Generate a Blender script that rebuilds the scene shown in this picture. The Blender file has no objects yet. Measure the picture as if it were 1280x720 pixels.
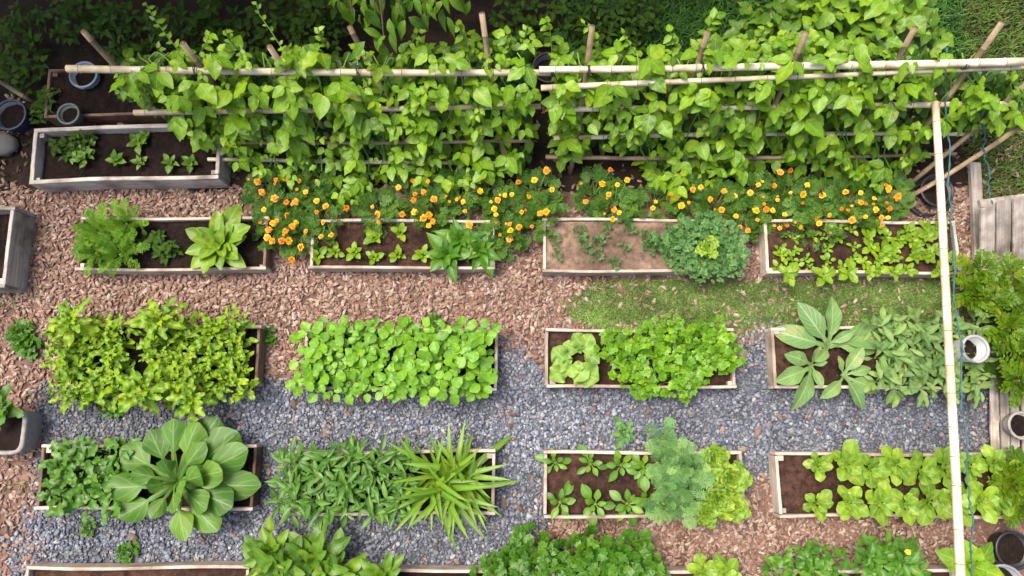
import bpy, math, random
import numpy as np
from mathutils import Matrix, Vector, noise as mnoise

# ------------------------------------------------------------------ camera, sky, sun, exposure
S = bpy.context.scene
COL = S.collection
H, TH, F = 8.5, math.radians(10.0), 850.0          # drone height, tilt from straight down, focal length in px of a 1280 wide frame
cam_d = bpy.data.cameras.new('camera'); cam = bpy.data.objects.new('camera', cam_d); COL.objects.link(cam)
cam_d.sensor_width = 36; cam_d.lens = 36*F/1280; cam_d.clip_start = .1; cam_d.clip_end = 1000
cam.location = (0, 0, H); cam.rotation_euler = (TH, 0, 0); S.camera = cam

SUN_EL, SUN_AZ = math.radians(66), math.radians(-62)   # azimuth measured from +Y towards +X (light from upper left)
W = bpy.data.worlds.new('World'); S.world = W; W.use_nodes = True
nt = W.node_tree; bgn = nt.nodes['Background']; sky = nt.nodes.new('ShaderNodeTexSky'); sky.sky_type = 'NISHITA'
sky.sun_disc = False; sky.sun_elevation = SUN_EL; sky.sun_rotation = SUN_AZ
sky.air_density = 1.0; sky.dust_density = 6.0; sky.ozone_density = 0.6
nt.links.new(sky.outputs[0], bgn.inputs[0]); bgn.inputs[1].default_value = .12
sun_d = bpy.data.lights.new('sun', 'SUN'); sun = bpy.data.objects.new('sun', sun_d); COL.objects.link(sun)
sun_d.energy = 1.5; sun_d.angle = math.radians(34); sun_d.color = (1, .95, .86)
sd = Vector((math.sin(SUN_AZ)*math.cos(SUN_EL), math.cos(SUN_AZ)*math.cos(SUN_EL), math.sin(SUN_EL)))
sun.rotation_euler = sd.to_track_quat('Z', 'Y').to_euler(); sun.location = sd*30
S.view_settings.view_transform = 'Standard'; S.view_settings.look = 'None'
S.view_settings.exposure = 1.63; S.view_settings.gamma = 1
S.render.engine = 'CYCLES'

random.seed(7); RNG = np.random.default_rng(7)
U = random.uniform
PI = math.pi
R = math.radians

# ------------------------------------------------------------------ helpers
def at(px, py, z=0.0):
    """point of the scene at height z seen at photo pixel (px, py)"""
    x, y = (px-640)/F, -(py-360)/F
    c, s = math.cos(TH), math.sin(TH)
    d = Vector((x, y*c+s, y*s-c)); k = (z-H)/d.z
    return Vector((d.x*k, d.y*k, z))

def to_px(X, Y, Z):
    X, Y, Z = np.asarray(X), np.asarray(Y), np.asarray(Z)-H
    c, s = math.cos(TH), math.sin(TH)
    yc = Y*c+Z*s; zc = -Y*s+Z*c
    return 640+F*X/-zc, 360-F*yc/-zc

def tag(o, label=None, cat=None, group=None, kind=None):
    if label: o['label'] = label
    if cat: o['category'] = cat
    if group: o['group'] = group
    if kind: o['kind'] = kind
    return o

def link(o, parent=None):
    COL.objects.link(o)
    if parent: o.parent = parent
    return o

def thing(name, loc, label, cat, group=None, rz=0):
    o = bpy.data.objects.new(name, None); o.empty_display_size = .1
    o.location = loc; o.rotation_euler = (0, 0, rz); link(o)
    return tag(o, label, cat, group)

WM = {}
def part(root, name, me, M, kind=None):
    """M is a world matrix; root is an unrotated or rotated empty"""
    o = bpy.data.objects.new(name, me); link(o, root)
    L = Matrix.LocRotScale(root.location, root.rotation_euler, None) if root.parent is None else WM[root.name]
    o.matrix_basis = L.inverted() @ M; WM[o.name] = M.copy()
    if kind: o['kind'] = kind
    return o

def mesh_np(name, V, polys, mats, smooth=False, tint=None, uv=None, mi=None):
    """V (n,3); polys: (m,k) int array or list of lists"""
    me = bpy.data.meshes.new(name)
    if isinstance(polys, np.ndarray):
        m, k = polys.shape
        me.vertices.add(len(V)); me.vertices.foreach_set('co', np.ascontiguousarray(V, dtype=np.float32).ravel())
        me.loops.add(m*k); me.loops.foreach_set('vertex_index', np.ascontiguousarray(polys, dtype=np.int32).ravel())
        me.polygons.add(m); me.polygons.foreach_set('loop_start', np.arange(0, m*k, k, dtype=np.int32))
        me.update(calc_edges=True)
    else:
        me.from_pydata([tuple(v) for v in V], [], [tuple(p) for p in polys]); me.update()
    for mt in (mats if isinstance(mats, (list, tuple)) else [mats]): me.materials.append(mt)
    if smooth: me.polygons.foreach_set('use_smooth', np.ones(len(me.polygons), dtype=bool))
    if mi is not None: me.polygons.foreach_set('material_index', np.asarray(mi, dtype=np.int32))
    if tint is not None:
        a = me.attributes.new('tint', 'FLOAT_COLOR', 'POINT'); a.data.foreach_set('color', np.ascontiguousarray(tint, dtype=np.float32).ravel())
    if uv is not None:
        l = me.uv_layers.new(name='uv'); idx = np.empty(len(me.loops), dtype=np.int32); me.loops.foreach_get('vertex_index', idx)
        l.data.foreach_set('uv', np.asarray(uv, dtype=np.float32)[idx].ravel())
    return me

class MB:
    def __init__(s): s.v = []; s.f = []; s.m = []
    def add(s, V, Fc, mi=0):
        o = len(s.v); s.v += [tuple(p) for p in V]; s.f += [tuple(i+o for i in p) for p in Fc]; s.m += [mi]*len(Fc)
    def tube(s, pts, rad, n=6, cap=True, mi=0):
        pts = [Vector(p) for p in pts]; rings = []
        for i, p in enumerate(pts):
            d = (pts[min(i+1, len(pts)-1)]-pts[max(i-1, 0)]).normalized()
            a = d.orthogonal().normalized() if i == 0 else (a - d*a.dot(d)).normalized()
            b = d.cross(a); r = rad[i] if isinstance(rad, (list, tuple)) else rad
            rings.append([p+(a*math.cos(2*PI*k/n)+b*math.sin(2*PI*k/n))*r for k in range(n)])
        V = [q for rg in rings for q in rg]; Fc = []
        for i in range(len(pts)-1):
            for k in range(n): Fc.append((i*n+k, i*n+(k+1) % n, (i+1)*n+(k+1) % n, (i+1)*n+k))
        if cap: Fc += [tuple(range(n))[::-1], tuple(range((len(pts)-1)*n, len(pts)*n))]
        s.add(V, Fc, mi)
    def lathe(s, prof, n=24, c=(0, 0, 0), mi=0):
        V = [(c[0]+r*math.cos(2*PI*k/n), c[1]+r*math.sin(2*PI*k/n), c[2]+z) for r, z in prof for k in range(n)]
        Fc = [(i*n+k, i*n+(k+1) % n, (i+1)*n+(k+1) % n, (i+1)*n+k) for i in range(len(prof)-1) for k in range(n)]
        s.add(V, Fc, mi)
    def mesh(s, name, mats, smooth=False): return mesh_np(name, s.v, s.f, mats, smooth, mi=s.m)

def lin(c):
    c = c/255.0
    return c/12.92 if c <= .04045 else ((c+.055)/1.055)**2.4
def C(r, g, b, k=.5): return (lin(r)*k, lin(g)*k, lin(b)*k, 1)

# ------------------------------------------------------------------ materials
def newmat(name):
    m = bpy.data.materials.new(name); m.use_nodes = True; n = m.node_tree
    return m, n, n.nodes['Principled BSDF'], n.nodes['Material Output']
def nd(n, t, **kw):
    x = n.nodes.new(t)
    for k, v in kw.items():
        if k.startswith('i_'): x.inputs[int(k[2:])].default_value = v
        else: setattr(x, k, v)
    return x
def mixc(n, a, b, fac, mode='MIX'):
    x = n.nodes.new('ShaderNodeMix'); x.data_type = 'RGBA'; x.blend_type = mode
    for sock, v in ((x.inputs[0], fac), (x.inputs[6], a), (x.inputs[7], b)):
        if hasattr(v, 'is_linked'): n.links.new(v, sock)
        else: sock.default_value = v
    return x.outputs[2]
def math_(n, op, a, b=0.0, c=None):
    x = n.nodes.new('ShaderNodeMath'); x.operation = op
    for i, v in enumerate((a, b) if c is None else (a, b, c)):
        if hasattr(v, 'is_linked'): n.links.new(v, x.inputs[i])
        else: x.inputs[i].default_value = v
    return x.outputs[0]
def ramp(n, fac, stops):
    x = n.nodes.new('ShaderNodeValToRGB'); e = x.color_ramp.elements
    while len(e) < len(stops): e.new(.5)
    for el, (p, c) in zip(e, stops): el.position = p; el.color = c if len(c) == 4 else (*c, 1)
    n.links.new(fac, x.inputs[0]); return x.outputs[0]

def leaf_mat(name, col, vein=None, vamt=.5, trans=.3, rough=.42, var=.5, side=6.0, spec=.32, midw=.10):
    """col: base albedo; veins along the uv; per-leaf variation from Object Info"""
    col = (col[0]*1.1, col[1]*.98, col[2]*.62, 1)
    m, n, p, out = newmat(name)
    oi = nd(n, 'ShaderNodeObjectInfo'); tc = nd(n, 'ShaderNodeTexCoord'); uvn = nd(n, 'ShaderNodeUVMap')
    dark = (col[0]*.42, col[1]*.55, col[2]*.6, 1); light = (min(1, col[0]*1.45+.012), min(1, col[1]*1.28+.01), col[2]*1.2, 1)
    c = ramp(n, oi.outputs['Random'], [(0, dark), (.3, (col[0]*.9, col[1]*.95, col[2]*.95, 1)), (.72, col), (1, light)])
    c = mixc(n, col, c, var)
    nz = nd(n, 'ShaderNodeTexNoise', i_2=3.0, i_3=3.0); n.links.new(tc.outputs['Object'], nz.inputs[0])
    f = ramp(n, nz.outputs[0], [(.3, (.72, .72, .72)), (.7, (1.18, 1.18, 1.18))])
    c = mixc(n, c, f, .8, 'MULTIPLY')
    ro = nd(n, 'ShaderNodeVectorMath', operation='ADD'); n.links.new(tc.outputs['Object'], ro.inputs[0]); rr = nd(n, 'ShaderNodeCombineXYZ')
    for i in range(3): n.links.new(math_(n, 'MULTIPLY', oi.outputs['Random'], 31.0+7*i), rr.inputs[i])
    n.links.new(rr.outputs[0], ro.inputs[1])
    nb = nd(n, 'ShaderNodeTexNoise', i_2=2.6, i_3=5.0, i_4=.7); n.links.new(ro.outputs[0], nb.inputs[0])
    c = mixc(n, c, (col[0]*2.2+.03, col[1]*1.15, col[2]*.8, 1), ramp(n, nb.outputs[0], [(.55, (0, 0, 0)), (.72, (.75, .75, .75))]))
    ns = nd(n, 'ShaderNodeTexNoise', i_2=9.0, i_3=2.0); n.links.new(ro.outputs[0], ns.inputs[0])
    c = mixc(n, c, (.11, .075, .03, 1), ramp(n, ns.outputs[0], [(.71, (0, 0, 0)), (.75, (.8, .8, .8))]))
    if vein is None: vein = (min(1, col[0]*2.0+.05), min(1, col[1]*1.5+.06), col[2]*2+.03, 1)
    sx = nd(n, 'ShaderNodeSeparateXYZ'); n.links.new(uvn.outputs[0], sx.inputs[0])
    a = math_(n, 'ABSOLUTE', math_(n, 'MULTIPLY_ADD', sx.outputs[0], 2.0, -1.0))
    mid = math_(n, 'SUBTRACT', 1.0, math_(n, 'MINIMUM', math_(n, 'DIVIDE', a, midw), 1.0))
    st = math_(n, 'FRACT', math_(n, 'ADD', math_(n, 'MULTIPLY', nz.outputs[0], 1.3), math_(n, 'MULTIPLY_ADD', a, -side*.32, math_(n, 'MULTIPLY', sx.outputs[1], side))))
    st = math_(n, 'ABSOLUTE', math_(n, 'SUBTRACT', st, .5))
    sv = math_(n, 'SUBTRACT', 1.0, math_(n, 'MINIMUM', math_(n, 'MULTIPLY', st, 9.0), 1.0))
    v = math_(n, 'MAXIMUM', mid, math_(n, 'MULTIPLY', sv, .55))
    c = mixc(n, c, vein, math_(n, 'MULTIPLY', v, vamt))
    n.links.new(c, p.inputs['Base Color']); p.inputs['Roughness'].default_value = rough
    p.inputs['Specular IOR Level'].default_value = spec
    bp = nd(n, 'ShaderNodeBump'); bp.inputs[0].default_value = .35; bp.inputs[1].default_value = .02
    n.links.new(math_(n, 'ADD', math_(n, 'MULTIPLY', v, -1), nz.outputs[0]), bp.inputs[2]); n.links.new(bp.outputs[0], p.inputs['Normal'])
    tr = nd(n, 'ShaderNodeBsdfTranslucent')
    n.links.new(mixc(n, c, (1.35, 1.2, .5, 1), 1.0, 'MULTIPLY'), tr.inputs[0])
    mx = nd(n, 'ShaderNodeMixShader'); mx.inputs[0].default_value = trans
    n.links.new(p.outputs[0], mx.inputs[1]); n.links.new(tr.outputs[0], mx.inputs[2]); n.links.new(mx.outputs[0], out.inputs[0])
    return m

def tint_mat(name, rough=.85, bump=.4, scale=60, spec=.25, mul=1.0):
    m, n, p, out = newmat(name)
    at_ = nd(n, 'ShaderNodeAttribute', attribute_name='tint'); tc = nd(n, 'ShaderNodeTexCoord')
    nz = nd(n, 'ShaderNodeTexNoise', i_2=scale, i_3=3.0); n.links.new(tc.outputs['Object'], nz.inputs[0])
    f = ramp(n, nz.outputs[0], [(.3, (.7*mul,)*3), (.7, (1.2*mul,)*3)])
    n.links.new(mixc(n, at_.outputs[0], f, 1.0, 'MULTIPLY'), p.inputs['Base Color'])
    p.inputs['Roughness'].default_value = rough; p.inputs['Specular IOR Level'].default_value = spec
    bp = nd(n, 'ShaderNodeBump'); bp.inputs[0].default_value = bump; bp.inputs[1].default_value = .01
    n.links.new(nz.outputs[0], bp.inputs[2]); n.links.new(bp.outputs[0], p.inputs['Normal'])
    return m

def soil_mat(name, dark, light, speck=None, scale=14, amt=.5):
    m, n, p, out = newmat(name); tc = nd(n, 'ShaderNodeTexCoord')
    nz = nd(n, 'ShaderNodeTexNoise', i_2=scale, i_3=8.0, i_4=.65); n.links.new(tc.outputs['Object'], nz.inputs[0])
    vo = nd(n, 'ShaderNodeTexVoronoi', i_2=scale*5); n.links.new(tc.outputs['Object'], vo.inputs[0])
    c = ramp(n, nz.outputs[0], [(.32, dark), (.68, light)])
    n3 = nd(n, 'ShaderNodeTexNoise', i_2=2.3, i_3=3.0); n.links.new(tc.outputs['Object'], n3.inputs[0])
    c = mixc(n, c, ramp(n, n3.outputs[0], [(.35, (.6, .6, .6)), (.65, (1.35, 1.35, 1.35))]), 1.0, 'MULTIPLY')
    if speck:
        vs = nd(n, 'ShaderNodeTexVoronoi', i_2=scale*2.6); n.links.new(tc.outputs['Object'], vs.inputs[0])
        k = math_(n, 'LESS_THAN', vs.outputs[0], .17); sx = nd(n, 'ShaderNodeSeparateColor'); n.links.new(vs.outputs[1], sx.inputs[0])
        k = math_(n, 'MULTIPLY', k, math_(n, 'LESS_THAN', sx.outputs[0], .35))
        c = mixc(n, c, speck, math_(n, 'MULTIPLY', k, amt))
    n.links.new(c, p.inputs['Base Color']); p.inputs['Roughness'].default_value = .95; p.inputs['Specular IOR Level'].default_value = .15
    bp = nd(n, 'ShaderNodeBump'); bp.inputs[0].default_value = .9; bp.inputs[1].default_value = .03
    n.links.new(math_(n, 'ADD', nz.outputs[0], math_(n, 'MULTIPLY', vo.outputs[0], .6)), bp.inputs[2]); n.links.new(bp.outputs[0], p.inputs['Normal'])
    return m

def wood_mat(name, a, b, stain=(.05, .04, .03, 1), axis=0, rough=.8):
    m, n, p, out = newmat(name); tc = nd(n, 'ShaderNodeTexCoord'); oi = nd(n, 'ShaderNodeObjectInfo')
    mp = nd(n, 'ShaderNodeMapping'); sc = [34, 34, 34]; sc[axis] = 1.6; mp.inputs[3].default_value = sc
    n.links.new(tc.outputs['Object'], mp.inputs[0])
    off = nd(n, 'ShaderNodeVectorMath', operation='ADD'); n.links.new(mp.outputs[0], off.inputs[0])
    cb = nd(n, 'ShaderNodeCombineXYZ'); r10 = math_(n, 'MULTIPLY', oi.outputs['Random'], 50.0)
    for i in range(3): n.links.new(r10, cb.inputs[i])
    n.links.new(cb.outputs[0], off.inputs[1])
    nz = nd(n, 'ShaderNodeTexNoise', i_2=1.0, i_3=5.0, i_4=.6); n.links.new(off.outputs[0], nz.inputs[0])
    c = ramp(n, nz.outputs[0], [(.3, a), (.7, b)])
    off2 = nd(n, 'ShaderNodeVectorMath', operation='ADD'); n.links.new(tc.outputs['Object'], off2.inputs[0]); n.links.new(cb.outputs[0], off2.inputs[1])
    n2 = nd(n, 'ShaderNodeTexNoise', i_2=3.2, i_3=4.0, i_4=.6); n.links.new(off2.outputs[0], n2.inputs[0])
    c = mixc(n, c, stain, ramp(n, n2.outputs[0], [(.44, (0, 0, 0)), (.7, (.85, .85, .85))]))
    v = math_(n, 'MULTIPLY_ADD', oi.outputs['Random'], .35, .8)
    cv = nd(n, 'ShaderNodeCombineColor')
    for i in range(3): n.links.new(v, cv.inputs[i])
    c = mixc(n, c, cv.outputs[0], 1.0, 'MULTIPLY')
    n.links.new(c, p.inputs['Base Color']); p.inputs['Roughness'].default_value = rough; p.inputs['Specular IOR Level'].default_value = .25
    bp = nd(n, 'ShaderNodeBump'); bp.inputs[0].default_value = .5; bp.inputs[1].default_value = .006
    n.links.new(nz.outputs[0], bp.inputs[2]); n.links.new(bp.outputs[0], p.inputs['Normal'])
    return m

def plain_mat(name, col, rough=.5, var=.25, scale=6, spec=.4, dirt=(.08, .07, .055, 1), damt=.35):
    m, n, p, out = newmat(name); tc = nd(n, 'ShaderNodeTexCoord')
    nz = nd(n, 'ShaderNodeTexNoise', i_2=scale, i_3=6.0, i_4=.6); n.links.new(tc.outputs['Object'], nz.inputs[0])
    c = mixc(n, col, dirt, ramp(n, nz.outputs[0], [(.48, (0, 0, 0)), (.75, (damt,)*3)]))
    n.links.new(c, p.inputs['Base Color']); p.inputs['Roughness'].default_value = rough; p.inputs['Specular IOR Level'].default_value = spec
    bp = nd(n, 'ShaderNodeBump'); bp.inputs[0].default_value = .15; bp.inputs[1].default_value = .01
    n.links.new(nz.outputs[0], bp.inputs[2]); n.links.new(bp.outputs[0], p.inputs['Normal'])
    return m

K = .46
M = dict(
    bean=leaf_mat('bean_leaf', C(130, 186, 40, .54), trans=.3, var=.9, side=5),
    beanin=leaf_mat('bean_leaf_inner_shade', C(84, 138, 34, .44), trans=.25, var=.9, side=5),  # bean leaf darkened so the gaps inside the vine look shaded
    lime=leaf_mat('lime_lettuce', C(138, 190, 38, .52), trans=.3, var=.9, side=7, vamt=.35),
    basil=leaf_mat('basil_leaf', C(124, 194, 52, .52), trans=.28, var=.75, side=5, vamt=.35),
    pak=leaf_mat('pak_choi_leaf', C(98, 158, 56, .42), vein=C(185, 212, 140, .5), vamt=.5, rough=.5, trans=.2, var=.75, side=5, midw=.07),
    comf=leaf_mat('comfrey_leaf', C(122, 172, 112, .5), vein=C(205, 222, 165, .55), vamt=.6, trans=.18, var=.5, side=8, midw=.10, rough=.5),
    sage=leaf_mat('sage_leaf', C(126, 174, 108, .5), vein=C(170, 200, 140, .55), trans=.22, var=.8, side=7, rough=.55),
    cuc=leaf_mat('crinkled_pale_leaf', C(146, 200, 104, .5), trans=.25, var=.5, side=6, vamt=.45, rough=.55),
    parsley=leaf_mat('parsley_leaf', C(122, 188, 50, .52), trans=.28, var=.85, vamt=.15),
    kale=leaf_mat('kale_leaf', C(104, 166, 104, K), trans=.2, var=.7, vamt=.35, rough=.55),
    dill=leaf_mat('dill_leaf', C(132, 192, 132, .56), trans=.22, var=1.0, vamt=0, rough=.6),
    carrot=leaf_mat('carrot_leaf', C(122, 184, 56, .55), trans=.28, var=.8, vamt=0, rough=.55),
    arug=leaf_mat('arugula_leaf', C(88, 154, 42, K), trans=.25, var=.85, side=6, vamt=.4),
    longl=leaf_mat('long_leaf', C(92, 154, 60, K), trans=.22, var=.8, side=7, vamt=.45),
    strap=leaf_mat('strap_leaf', C(122, 180, 50, .46), trans=.25, var=.8, side=0.0, vamt=.4, midw=.25),
    lett=leaf_mat('butter_lettuce', C(146, 200, 58, K), vein=C(215, 232, 150, .55), trans=.3, var=.7, side=6, vamt=.45),
    seed=leaf_mat('seedling_leaf', C(112, 174, 62, K), trans=.25, var=.7, side=5, vamt=.4),
    dark=leaf_mat('shade_leaf', C(62, 104, 34, .46), rough=.7, spec=.12, trans=.2, var=.9, side=6, vamt=.25),  # dark green with the shade of the top corner put into it
    mid=leaf_mat('hedge_leaf', C(110, 166, 46, K), trans=.28, var=.9, side=6, vamt=.35),
    mari=leaf_mat('marigold_leaf', C(98, 156, 66, K), trans=.22, var=.8, vamt=0, rough=.55),
    fern=leaf_mat('lime_frond', C(122, 174, 34, .38), trans=.3, var=.8, vamt=.0),
    stem=plain_mat('green_stem', C(120, 165, 60, .5), .5, damt=.1),
    stemw=plain_mat('pale_stem', C(190, 205, 140, .55), .5, damt=.1),
    bark=plain_mat('bark', C(95, 75, 58, .6), .9, damt=.6),
    orange=plain_mat('orange_petal', C(255, 164, 26, .66), .6, damt=0.0),
    yellow=plain_mat('yellow_petal', C(255, 190, 24, .68), .6, damt=0.0),
    deep=plain_mat('deep_orange_petal', C(248, 138, 24, .62), .6, damt=0.0),
    ground=soil_mat('ground_soil', C(58, 46, 36, .2), C(98, 80, 64, .2), C(140, 120, 100, .25), 5),  # low soil colour carries the shade over the top of the plot
    path=soil_mat('path_earth', C(104, 78, 66, .5), C(158, 126, 110, .5), C(180, 150, 132, .5), 9),
    grit=soil_mat('stone_dust', C(84, 86, 92, .42), C(128, 130, 138, .45), C(160, 162, 168, .5), 20),
    soil=soil_mat('bed_soil', C(64, 44, 36, .27), C(112, 80, 66, .32), C(180, 152, 132, .4), 12),
    soild=soil_mat('dark_shade_soil', C(46, 34, 28, .15), C(84, 62, 52, .17), C(130, 108, 92, .3), 12, .4),  # dark bed soil; the top-left shade is also put into this colour
    soill=soil_mat('dry_soil', C(122, 98, 82, .42), C(168, 140, 120, .45), C(205, 186, 168, .5), 16),
    chips=tint_mat('wood_chips', .85, .4, 50), gravel=tint_mat('gravel', .7, .35, 70, .35), grass=tint_mat('grass', .6, .0, 5, .2),
    wood=wood_mat('pale_board', C(196, 176, 156, .55), C(236, 220, 202, .6), C(150, 126, 104, .5)),
    woodg=wood_mat('grey_board', C(170, 158, 144, .6), C(218, 208, 196, .68), C(118, 104, 90, .55)),
    woodgy=wood_mat('grey_upright_board', C(160, 148, 136, .55), C(206, 196, 184, .6), C(112, 98, 84, .5), axis=1),
    woodd=wood_mat('brown_board', C(112, 86, 68, .5), C(166, 136, 110, .52), C(70, 54, 42, .5)),
    bam=wood_mat('bamboo', C(222, 206, 172, .58), C(244, 232, 206, .64), C(184, 158, 116, .5), axis=2, rough=.5),
    bamo=wood_mat('old_bamboo', C(165, 138, 106, .5), C(212, 188, 154, .55), C(120, 100, 76, .5), axis=2, rough=.65),
    node=plain_mat('bamboo_node', C(140, 112, 74, .45), .6),
    twine=plain_mat('teal_twine', C(60, 112, 118, .5), .6, damt=.1),
    tie=plain_mat('dark_tie', C(50, 52, 56, .5), .6),
    bluep=plain_mat('pale_blue_plastic', C(160, 178, 196, .36), .4), dblue=plain_mat('blue_plastic', C(36, 52, 84, .4), .4),
    greenp=plain_mat('grey_green_plastic', C(112, 126, 118, .3), .45), white=plain_mat('white_plastic', C(222, 222, 220, .36), .4, damt=.25),
    black=plain_mat('black_plastic', C(40, 40, 42, .6), .4, damt=.2), greyp=plain_mat('grey_plastic', C(150, 152, 156, .55), .5),
    conc=plain_mat('worn_concrete', C(178, 172, 164, .5), .85, scale=9, dirt=C(100, 94, 84, .5), damt=.7),
    rock=plain_mat('rock', C(128, 124, 120, .5), .9, scale=9),
)

# ------------------------------------------------------------------ leaf meshes (unit length along +Y)
def ovate(W=.36): return lambda t: W*math.sin(PI*min(1, t)**.62)**.85
def rnd(W=.42): return lambda t: W*math.sin(PI*t**.85)**.6
def lance(W=.17): return lambda t: W*math.sin(PI*t**.8)**1.1
def obov(W=.3, p=.25, pw=.035): return lambda t: pw+.02*(1-t) if t < p else max(pw*(1 if t < .9 else 0), W*max(0, math.sin(PI*((t-p)/(1-p))**.95))**.62)
def strapf(W=.04): return lambda t: W*min(1, .5+t*1.6)*(1-t**5)
def lobed(W=.26, k=4): return lambda t: (.04 if t < .12 else W*math.sin(PI*((t-.1)/.9)**1.15)**.7*(1+.28*math.sin(t*2*PI*k)))

def wavy(W=.2, k=3): return lambda t: (.05 if t < .12 else W*math.sin(PI*((t-.1)/.9)**1.1)**.55*(1+.13*math.sin(t*2*PI*k)))

def leaf(name, prof, mat, nt_=8, na=4, bend=.25, fold=.2, wave=.05, wk=2.5, side=.0, ph=None):
    ph = U(0, 6) if ph is None else ph
    V = []; UV = []; Fc = []
    for i in range(nt_+1):
        t = i/nt_; w = max(prof(min(max(t, .004), .996)), .003)
        for j in range(na+1):
            a = -1+2*j/na
            z = -bend*t*t + fold*abs(a)*w + wave*math.sin(wk*2*PI*t+ph+(1.7 if a > 0 else 0))*a*a*(w/.25)
            V.append((a*w+side*t*t, t, z)); UV.append((a*.5+.5, t))
    for i in range(nt_):
        for j in range(na):
            q = i*(na+1)+j; Fc.append((q, q+1, q+na+2, q+na+1))
    return mesh_np(name, np.array(V), np.array(Fc), mat, True, uv=UV)

def variants(name, n, f, mat, **kw):
    out = []
    for i in range(n):
        k = dict(kw)
        for a in ('bend', 'fold', 'wave'):
            if a in k: k[a] = k[a]*U(.5, 1.5)
        sw = k.pop('sidew', .1); k['side'] = U(-sw, sw)
        out.append(leaf(name, f(), mat, **k))
    return out

def frond(name, mat, pairs=10, ll=.33, sub=4, lw=.012, bend=.25, sl=.12, broad=False):
    """pinnate leaf: rachis with leaflets; sub>0 makes feathery leaflets"""
    mb = MB(); zz = lambda t: -bend*t*t
    mb.tube([(0, t/6, zz(t/6)) for t in range(7)], [.012*(1-.8*t/6) for t in range(7)], 3, False)
    for i in range(pairs):
        t = .2+.8*i/pairs; L = ll*math.sin(PI*(.22+.74*(i/pairs)))*U(.85, 1.15)
        for s in (-1, 1):
            a = R(U(38, 62)); d = Vector((s*math.sin(a), math.cos(a), U(-.25, .25))).normalized(); p0 = Vector((0, t, zz(t)))
            nrm = Vector((-d.y*s, d.x*s, 0)) if True else None
            if broad:
                w = L*.27; n_ = Vector((d.y, -d.x, 0)).normalized(); mz = Vector((0, 0, U(-.02, .03)))
                P = [p0, p0+d*L*.35+n_*w+mz, p0+d*L*.75+n_*w*.7+mz, p0+d*L-Vector((0, 0, .03)), p0+d*L*.75-n_*w*.7+mz, p0+d*L*.35-n_*w+mz, p0+d*L*.5]
                mb.add(P, [(0, 1, 6), (1, 2, 6), (2, 3, 6), (3, 4, 6), (4, 5, 6), (5, 0, 6)])
            else:
                n_ = Vector((d.y, -d.x, 0)).normalized()
                for k in range(sub+1):
                    q = p0+d*L*(k+.2)/(sub+.5)
                    for s2 in (-1, 1):
                        b = (d*U(.6, 1)+n_*s2*U(.7, 1)+Vector((0, 0, U(-.4, .5)))).normalized()*sl*U(.6, 1.15)*(1-.4*k/sub)
                        c2 = Vector((b.y, -b.x, 0)).normalized()*lw
                        mb.add([q, q+b*.55+c2, q+b, q+b*.55-c2], [(0, 1, 2, 3)])
                mb.add([p0, p0+d*L*.5+n_*lw*.7, p0+d*L, p0+d*L*.5-n_*lw*.7], [(0, 1, 2, 3)])
    return mb.mesh(name, mat, False)

def parsley(name, mat, n=5, r=.26, teeth=3):
    mb = MB(); mb.tube([(0, 0, 0), (0, .3, .02), (0, .6, 0)], [.018, .014, .01], 3, False)
    spots = [(0, .72, 0)]+[(s*U(.16, .24), U(.42, .58), U(-.04, .04)) for s in (-1, 1)]+[(s*U(.14, .22), U(.72, .86), U(-.04, .05)) for s in (-1, 1)]
    for c in spots[:n]:
        rr = r*U(.75, 1.15); ph = U(0, 6); m = 12; tilt = (U(-.35, .35), U(-.35, .35))
        P = [(c[0], c[1], c[2]+.03)]
        for k in range(m):
            a = 2*PI*k/m; q = rr*(1+(.22 if k % 2 else -.16))*(.85+.2*math.sin(3*a+ph))
            dx, dy = q*math.cos(a), q*math.sin(a); P.append((c[0]+dx, c[1]+dy, c[2]+dx*tilt[0]+dy*tilt[1]+U(-.05, .05)))
        mb.add(P, [(0, 1+k, 1+(k+1) % m) for k in range(m)])
    return mb.mesh(name, mat, True)

V_ = {}
def beanf(W=.33): return lambda t: W*math.sin(PI*t**.72)**.88
V_['bean'] = variants('bean_leaflet', 8, lambda: beanf(U(.3, .38)), M['bean'], bend=.18, fold=.14, wave=.05)
V_['beanin'] = variants('shaded_bean_leaflet', 4, lambda: beanf(U(.3, .38)), M['beanin'], nt_=5, na=2, bend=.28, fold=.2, wave=.04)
V_['lime'] = variants('lettuce_leaf', 8, lambda: wavy(U(.15, .21), U(2, 3.2)), M['lime'], nt_=14, na=4, bend=.35, fold=.3, wave=.2, wk=2.6)
V_['basil'] = variants('round_leaf', 7, lambda: rnd(U(.40, .50)), M['basil'], bend=.12, fold=.18, wave=.03)
V_['pak'] = variants('spoon_leaf', 7, lambda: obov(U(.19, .235), .5, .03), M['pak'], nt_=14, na=6, bend=.3, fold=-.22, wave=.05, wk=1.6)
V_['comf'] = variants('broad_leaf', 6, lambda: obov(U(.15, .19), .26, .025), M['comf'], nt_=12, na=4, bend=.32, fold=.25, wave=.05, wk=2.5)
V_['sage'] = variants('sage_leaf', 6, lambda: obov(U(.15, .2), .12, .03), M['sage'], nt_=9, na=4, bend=.3, fold=.25, wave=.05, wk=2)
V_['cuc'] = variants('crinkled_leaf', 6, lambda: obov(U(.36, .44), .2, .04), M['cuc'], nt_=12, na=6, bend=.12, fold=.12, wave=.09, wk=2.5)
V_['kale'] = variants('kale_leaf', 6, lambda: lobed(U(.3, .38), 5), M['kale'], nt_=18, na=6, bend=.3, fold=.2, wave=.16, wk=5)
V_['arug'] = variants('arugula_leaf', 7, lambda: lobed(U(.24, .32), 2.5), M['arug'], nt_=10, na=4, bend=.28, fold=.25, wave=.07, wk=2)
V_['longl'] = variants('long_leaf', 6, lambda: lance(U(.15, .2)), M['longl'], nt_=8, na=4, bend=.32, fold=.4, wave=.03)
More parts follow.
